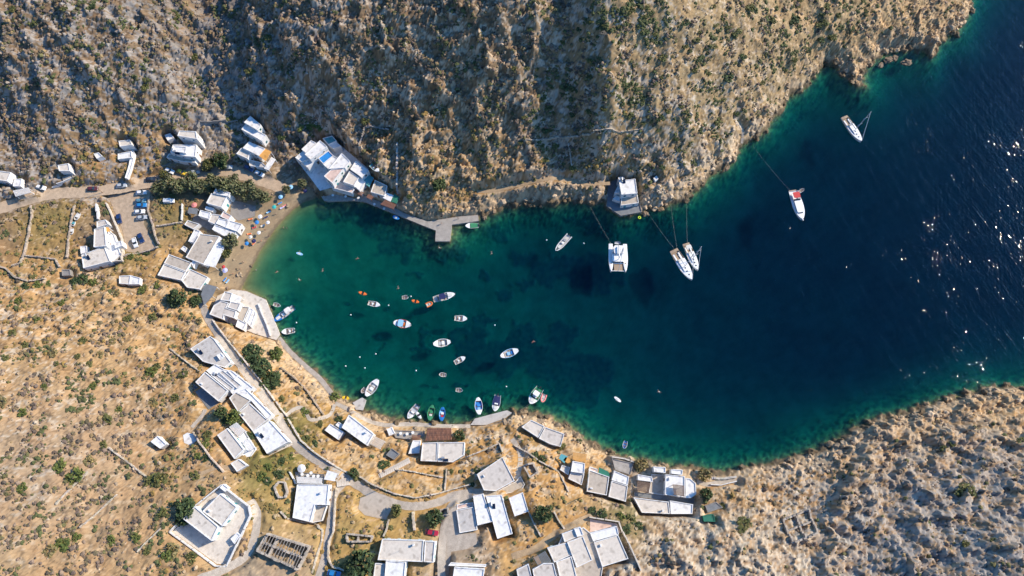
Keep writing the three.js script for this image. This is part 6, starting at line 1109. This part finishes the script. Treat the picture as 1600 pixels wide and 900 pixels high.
car('white car at the top of the parking lot', 221, 301, 4, 'cwhite');
car('dark teal car in tree shade, second from the road in the lot', 220, 314, 4, 'cteal');
car('blue-grey car parked between dark teal and white cars in the lot', 221, 321, 3, 'cblue');
car('white car in the middle of the parking lot row', 218, 331, 5, 'cwhite');
car('silver-teal car at the lower end of the parking lot row', 222, 340, 8, 'csilver');
car('dark blue car parked against the ramp house wall', 186, 342, -70, 'cnavy');
car('white car on the grass at the south of the parking lot', 211, 379, -66, 'cwhite');
car('dark blue car beside the white one on the grass', 220, 372, -60, 'cnavy');
car('white car under the pergola house beside the dirt road', 61, 291, -14, 'cwhite');
car('white car in shade left of the yellow car', 264, 266, -25, 'cwhite');
car('yellow car parked below the three-storey house', 284, 269, -20, 'cyellow');
car('silver-blue car parked between yellow car and garden tree', 304, 269, 8, 'csilver');
car('black car in tree shade below the yellow-green garden tree', 321, 264, 5, 'cdark');
car('silver car parked in the shaded yard west of the orange-awning house', 355, 261, -3, 'csilver');
car('blue car parked below the orange-awning house', 389, 263, -28, 'cnavy');
car('white car parked at the foot of the orange-awning house', 405, 271, -28, 'cwhite');
car('white van in the deep shade south of the tamarisk row', 264, 314, 4, 'cwhite', true);
car('red car parked on the village square', 675, 832, -8, 'cred');
car('bright blue car at the bottom of the side lane', 522, 896, -10, 'cblue');
// ---------------------------------------------------------------- beach and terraces
const canopyGeo = (() => { const pos = [], n = 8; for (let i = 0; i < n; i++) { const a = (i / n) * 6.2832, b = ((i + 1) / n) * 6.2832, m = (a + b) / 2; const A = [Math.cos(a), 0, Math.sin(a)], B = [Math.cos(b), 0, Math.sin(b)], C2 = [Math.cos(m) * 0.95, 0.03, Math.sin(m) * 0.95], T = [0, 0.38, 0]; pos.push(...T, ...C2, ...A, ...T, ...B, ...C2); } const g = new THREE.BufferGeometry(); g.setAttribute('position', new THREE.Float32BufferAttribute(pos, 3)); return g; })();
const poleGeo = new THREE.CylinderGeometry(0.025, 0.025, 2.2, 6).translate(0, 1.1, 0), finGeo = new THREE.SphereGeometry(0.05, 6, 5).translate(0, 2.25, 0);
function parasol(label, px, py, key, r = 1.25) { const p = P(px, py, on(px, py).y + 2); p.y = Math.max(0.2, hAt(p.x, p.z)); const g = thing('parasol', label, 'parasol', p, rnd() * 6, 'parasols on the beach and terraces'); part('pole', poleGeo, mats.frame, g); const c = part('canopy', canopyGeo, mats[key], g); c.position.y = 1.85; c.scale.set(r * 0.74, r * 0.74, r * 0.74); part('finial', finGeo, mats.frame, g); }
parasol('bright blue parasol at the landward edge of the beach', 401, 347, 'paintblue'); parasol('white and grey parasol above the bright blue one', 406, 338, 'gel', 1.3); parasol('white parasol near the water in the middle of the beach', 418, 347, 'gel', 1.1); parasol('teal parasol at the upper end of the beach', 428, 323, 'tealcloth'); parasol('pale blue parasol beside the smallest tamarisk', 454, 292, 'skyblue', 1.4); parasol('light blue parasol below the smallest tamarisk', 438, 307, 'skyblue', 1.3); parasol('navy-striped parasol on the beach beside the restaurant tamarisk', 385, 380, 'paintblue', 1.2); parasol('violet-blue parasol seaward of the restaurant tamarisk', 396, 376, 'navy', 1.3); parasol('pale yellow parasol above the violet-blue one', 391, 370, 'canvas', 1.1); parasol('white parasol nearest the sea by the restaurant', 404, 363, 'gel', 1.1); parasol('lilac parasol at the seaward corner of the restaurant terrace', 351, 422, 'lilac', 1.5); parasol('red parasol just behind the lilac one', 348, 416, 'red', 1.0); parasol('large pink parasol beside the grey sheet-roofed shelter', 302, 319, 'pinkcloth', 1.6); parasol('white parasol on the dining terrace of the white-roofed tavern', 471, 732, 'white', 2.0); parasol('blue parasol at the quay row corner', 476, 297, 'navy', 1.2);
const lg = { frame: rbox(1.9, 0.08, 0.62, 0, 0.28, 0), pad: rbox(1.25, 0.08, 0.56, 0.28, 0.37, 0), back: rbox(0.7, 0.08, 0.56, 0, 0, 0), leg: new THREE.BoxGeometry(0.06, 0.3, 0.06) };
for (const [i, [x, y, t, k]] of [[420, 332, 0.5, 'skyblue'], [441, 325, 0.6, 'lilac'], [445, 322, 0.6, 'pinkcloth'], [398, 356, 0.4, 'red'], [390, 366, 0.2, 'orangeplastic'], [352, 437, 1, 'paintblue'], [356, 440, 1, 'skyblue'], [416, 340, 0.5, 'navy'], [392, 343, 0.3, 'orangeplastic'], [411, 353, 0.5, 'canvas'], [397, 381, 0.9, 'orangeplastic'], [438, 318, 0.6, 'paintblue']].entries()) {
  const p = on(x, y), g = thing('sun_lounger', ['pale blue', 'lilac', 'pink', 'red', 'orange', 'blue', 'light blue', 'navy', 'orange-brown', 'canvas', 'bright orange', 'deep blue'][i] + ' lounger on the sand ' + ['at the upper beach below the teal parasol', 'near the upper end of the waterline', 'beside the lilac lounger at the waterline', 'above the pale yellow parasol', 'beside the pale yellow parasol', 'near the lilac parasol', 'next to the blue lounger near the lilac parasol', 'in the middle of the beach', 'near the bright blue parasol', 'between the white parasols', 'below the violet-blue parasol', 'under the light blue parasol'][i], 'lounger', p, t, 'loungers on the beach');
  part('frame', lg.frame, mats.frame, g); part('mattress', lg.pad, mats[k], g); const b = part('backrest', lg.back, mats[k], g); b.position.set(-0.6, 0.45, 0); b.rotation.z = -0.6; for (const u of [-0.8, 0.8]) for (const v of [-0.25, 0.25]) part('leg', lg.leg, mats.frame, g).position.set(u, 0.15, v);
}
const tg = { top: new THREE.CylinderGeometry(0.55, 0.55, 0.05, 14).translate(0, 0.74, 0), leg: new THREE.CylinderGeometry(0.04, 0.06, 0.72, 6).translate(0, 0.37, 0), foot: new THREE.CylinderGeometry(0.25, 0.28, 0.04, 10).translate(0, 0.03, 0) };
const tables = [['paving', 'white round table on the dining terrace of the white-roofed tavern', [[472, 741], [481, 743], [490, 744], [497, 744], [486, 739]], 'tavern terrace tables'], ['x', 'white round table set out on the quay under the houses', [[560, 309], [585, 319], [600, 326], [540, 307], [520, 305]], 'quay tables'], ['x', 'white round table on the paved terrace of the shore shelter', [[626, 677], [636, 678], [645, 676]], 'shelter terrace tables']];
for (const [, label, list, grp] of tables) for (const [i, [x, y]] of list.entries()) {
  let p = on(x, y); let yy = hAt(p.x, p.z);
  for (const h of houses) for (const b of h.blocks) if (b.kind === 't' && polyDistance(b.p, p.x, p.z) < 0) yy = h.y + b.h - 0.3;
  for (const s of surfaces) if (polyDistance(s.p, p.x, p.z) < 0) yy = s.y + (s[2] === null ? 0.08 : 0);
  p = P(x, y, yy + 0.7); p.y = yy;
  const g = thing('cafe_table', ['first', 'second', 'third', 'fourth', 'fifth'][list.map((q) => q[0]).sort((a, b) => a - b).indexOf(x)] + ' ' + label + ', counted from the west', 'table', p, 0, grp); part('table_top', tg.top, mats.gel, g); part('pedestal', tg.leg, mats.metal, g); part('foot', tg.foot, mats.metal, g);
}
// utility poles, whose long shadows cross road and lane
for (const [x, y, h, l] of [[163, 303, 6, 'wooden utility pole beside the dirt road below the silver car'], [243, 306, 7, 'wooden utility pole at the top of the parking lot'], [592, 765, 6.5, 'wooden utility pole beside the lane under the ochre plot'], [740, 781, 6.5, 'wooden utility pole at the lane corner by the clustered house'], [906, 778, 6, 'wooden utility pole in the golden plot behind the shore row'], [364, 252, 7, 'wooden utility pole in the shaded yard beside the orange-awning house']]) {
  const p = on(x, y), g = thing('utility_pole', l, 'pole', p, 0.5, 'utility poles'); part('post', new THREE.CylinderGeometry(0.09, 0.14, h + 0.6, 8).translate(0, h / 2 - 0.3, 0), mats.wood, g); part('crossarm', box(1.3, 0.1, 0.1, 0, h - 0.5, 0), mats.wood, g); for (const z of [-0.5, 0, 0.5]) part('insulator', new THREE.CylinderGeometry(0.04, 0.05, 0.15, 6).translate(z, h - 0.38, 0), mats.frame, g);
}
// ---------------------------------------------------------------- people
function figure(joints, res, skin, wear, hairY) { // tapered limbs joined by a smooth minimum
  const mc = new MarchingCubes(res, leafMat, false, false, 60000), S2 = 1.0, v = new V3(), half = res / 2, f = mc.field;
  const segs = joints.map(([a, ra, b, rb]) => ({ a: new V3(...a), ra, b: new V3(...b), rb })), ab = new V3(), ap = new V3();
  for (let z = 0; z < res; z++) for (let y = 0; y < res; y++) for (let x = 0; x < res; x++) {
    v.set((x - half) / half, (y - half) / half, (z - half) / half).multiplyScalar(S2);
    let d = 9;
    for (const s of segs) { ab.copy(s.b).sub(s.a); ap.copy(v).sub(s.a); const t = Math.min(1, Math.max(0, ap.dot(ab) / ab.lengthSq())), e = ap.addScaledVector(ab, -t).length() - lerp(s.ra, s.rb, t), k = 0.03, h = Math.max(0, k - Math.abs(d - e)) / k; d = Math.min(d, e) - h * h * k * 0.25; }
    f[x + y * res + z * res * res] = -d;
  }
  mc.isolation = 0; mc.update();
  const n = mc.count, pos = mc.positionArray.slice(0, n * 3), nor = mc.normalArray.slice(0, n * 3), c = new Float32Array(n * 3);
  for (let i = 0; i < n; i++) { const t = hairY(pos[i * 3], pos[i * 3 + 1], pos[i * 3 + 2]) ? [0.03, 0.02, 0.015] : wear.test(pos[i * 3], pos[i * 3 + 1], pos[i * 3 + 2]) ? wear.c : skin; c.set(t, i * 3); }
  const g = new THREE.BufferGeometry();
  g.setAttribute('position', new THREE.BufferAttribute(pos, 3)); g.setAttribute('normal', new THREE.BufferAttribute(nor, 3)); g.setAttribute('color', new THREE.BufferAttribute(c, 3));
  return g;
}
const skin = [0.42, 0.25, 0.17], stand = [[[0, 0.62, 0], 0.105, [0, 0.72, 0.01], 0.1], [[0, 0.5, 0], 0.05, [0, 0.6, 0], 0.05], [[0, 0.12, 0], 0.13, [0, 0.42, 0], 0.15], [[-0.16, 0.42, 0], 0.07, [0.16, 0.42, 0], 0.07], [[-0.2, 0.41, 0], 0.055, [-0.27, 0.14, 0.02], 0.045], [[-0.27, 0.14, 0.02], 0.045, [-0.26, -0.12, 0.09], 0.035], [[0.2, 0.41, 0], 0.055, [0.27, 0.14, 0.02], 0.045], [[0.27, 0.14, 0.02], 0.045, [0.26, -0.12, 0.09], 0.035], [[-0.09, 0.06, 0], 0.09, [-0.1, -0.4, 0.02], 0.06], [[-0.1, -0.4, 0.02], 0.058, [-0.1, -0.84, -0.02], 0.042], [[0.09, 0.06, 0], 0.09, [0.1, -0.4, 0.02], 0.06], [[0.1, -0.4, 0.02], 0.058, [0.1, -0.84, -0.02], 0.042], [[-0.1, -0.87, -0.02], 0.04, [-0.1, -0.88, 0.12], 0.035], [[0.1, -0.87, -0.02], 0.04, [0.1, -0.88, 0.12], 0.035]].map(([a, r, b, q]) => [a.map((v) => v * 0.98), r * 0.95, b.map((v) => v * 0.98), q * 0.95]);
const swim = [[[0, 0.06, 0.62], 0.1, [0, 0.08, 0.68], 0.1], [[0, 0, 0.5], 0.055, [0, 0.04, 0.6], 0.05], [[0, -0.03, 0.1], 0.12, [0, 0, 0.42], 0.14], [[-0.16, 0, 0.42], 0.07, [0.16, 0, 0.42], 0.07], [[-0.2, 0, 0.43], 0.055, [-0.42, 0, 0.6], 0.045], [[-0.42, 0, 0.6], 0.045, [-0.52, -0.02, 0.82], 0.035], [[0.2, 0, 0.42], 0.055, [0.42, -0.02, 0.3], 0.045], [[0.42, -0.02, 0.3], 0.045, [0.56, -0.04, 0.5], 0.035], [[-0.09, -0.03, 0.05], 0.09, [-0.14, -0.04, -0.4], 0.06], [[-0.14, -0.04, -0.4], 0.058, [-0.2, -0.06, -0.82], 0.04], [[0.09, -0.03, 0.05], 0.09, [0.16, -0.05, -0.38], 0.06], [[0.16, -0.05, -0.38], 0.058, [0.12, -0.04, -0.8], 0.04]];
const wears = [['navy trunks', [0.02, 0.03, 0.12]], ['red swimwear', [0.45, 0.03, 0.04]], ['white swimwear', [0.7, 0.7, 0.7]]];
const standGeo = wears.map(([, c]) => figure(stand, 52, skin, { c, test: (x, y) => y < 0.17 && y > -0.2 && Math.abs(x) < 0.21 }, (x, y, z) => y > 0.62 && z < 0.05 && y > 0.62 + (0.05 - z < 0.05 ? 0.1 : 0)));
const swimGeo = wears.map(([, c]) => figure(swim, 52, skin, { c, test: (x, y, z) => z < 0.15 && z > -0.15 && Math.abs(x) < 0.2 }, (x, y, z) => z > 0.56 && y > 0.08 && Math.abs(x) < 0.13));
const bodyMat = new THREE.MeshStandardMaterial({ name: 'skin and swimwear', vertexColors: true, roughness: 0.6 });
for (const [i, [x, y, where]] of [[421, 369, 'at the wet sand edge seaward of the white parasol'], [409, 377, 'on the sand below the violet-blue parasol'], [381, 410, 'alone on the lower beach'], [376, 421, 'strolling near the lilac parasol'], [365, 428, 'near the water at the south end of the beach'], [401, 423, 'wading at the south end of the beach'], [444, 357, 'wading off the upper beach'], [449, 358, 'wading beside another bather off the upper beach'], [384, 323, 'in the middle of the yard behind the beach'], [432, 335, 'standing by the loungers at the upper beach'], [415, 360, 'standing between parasols on the mid beach'], [690, 350, 'on the stone jetty'], [716, 342, 'at the landward end of the quay']].entries()) {
  let p = on(x, y); const s = surfaces.find((q) => q[2] !== null && polyDistance(q.p, p.x, p.z) < 0); if (s) { p = P(x, y, s.y); } else p.y = hAt(p.x, p.z);
  const m = topMesh('person', standGeo[i % 3], bodyMat, 'person in ' + wears[i % 3][0] + ' standing ' + where, 'person', 'people on the beach and quay'); m.position.set(p.x, p.y + 0.88, p.z); m.rotation.y = i * 1.3;
}
for (const [i, [x, y, where]] of [[504, 422, 'in the middle of the sandy shallows'], [558, 404, 'on the edge of the dark weed patch'], [468, 437, 'closest to the beach bend'], [468, 394, 'beside the light blue air mattress'], [432, 425, 'in the shallows near the southern beach'], [687, 387, 'splashing off the end of the stone jetty'], [768, 395, 'east of the stone jetty'], [833, 534, 'over the dark sea grass east of the moorings'], [1030, 612, 'far out in the dark water'], [622, 449, 'between the lone orange kayak and the speedboat']].entries()) {
  const p = P(x, y, 0), m = topMesh('person', swimGeo[i % 3], bodyMat, 'swimmer in ' + wears[i % 3][0] + ' floating ' + where, 'person', 'swimmers in the bay'); m.position.set(p.x, -0.02, p.z); m.rotation.y = i * 2.1;
}
renderer.render(scene, camera);
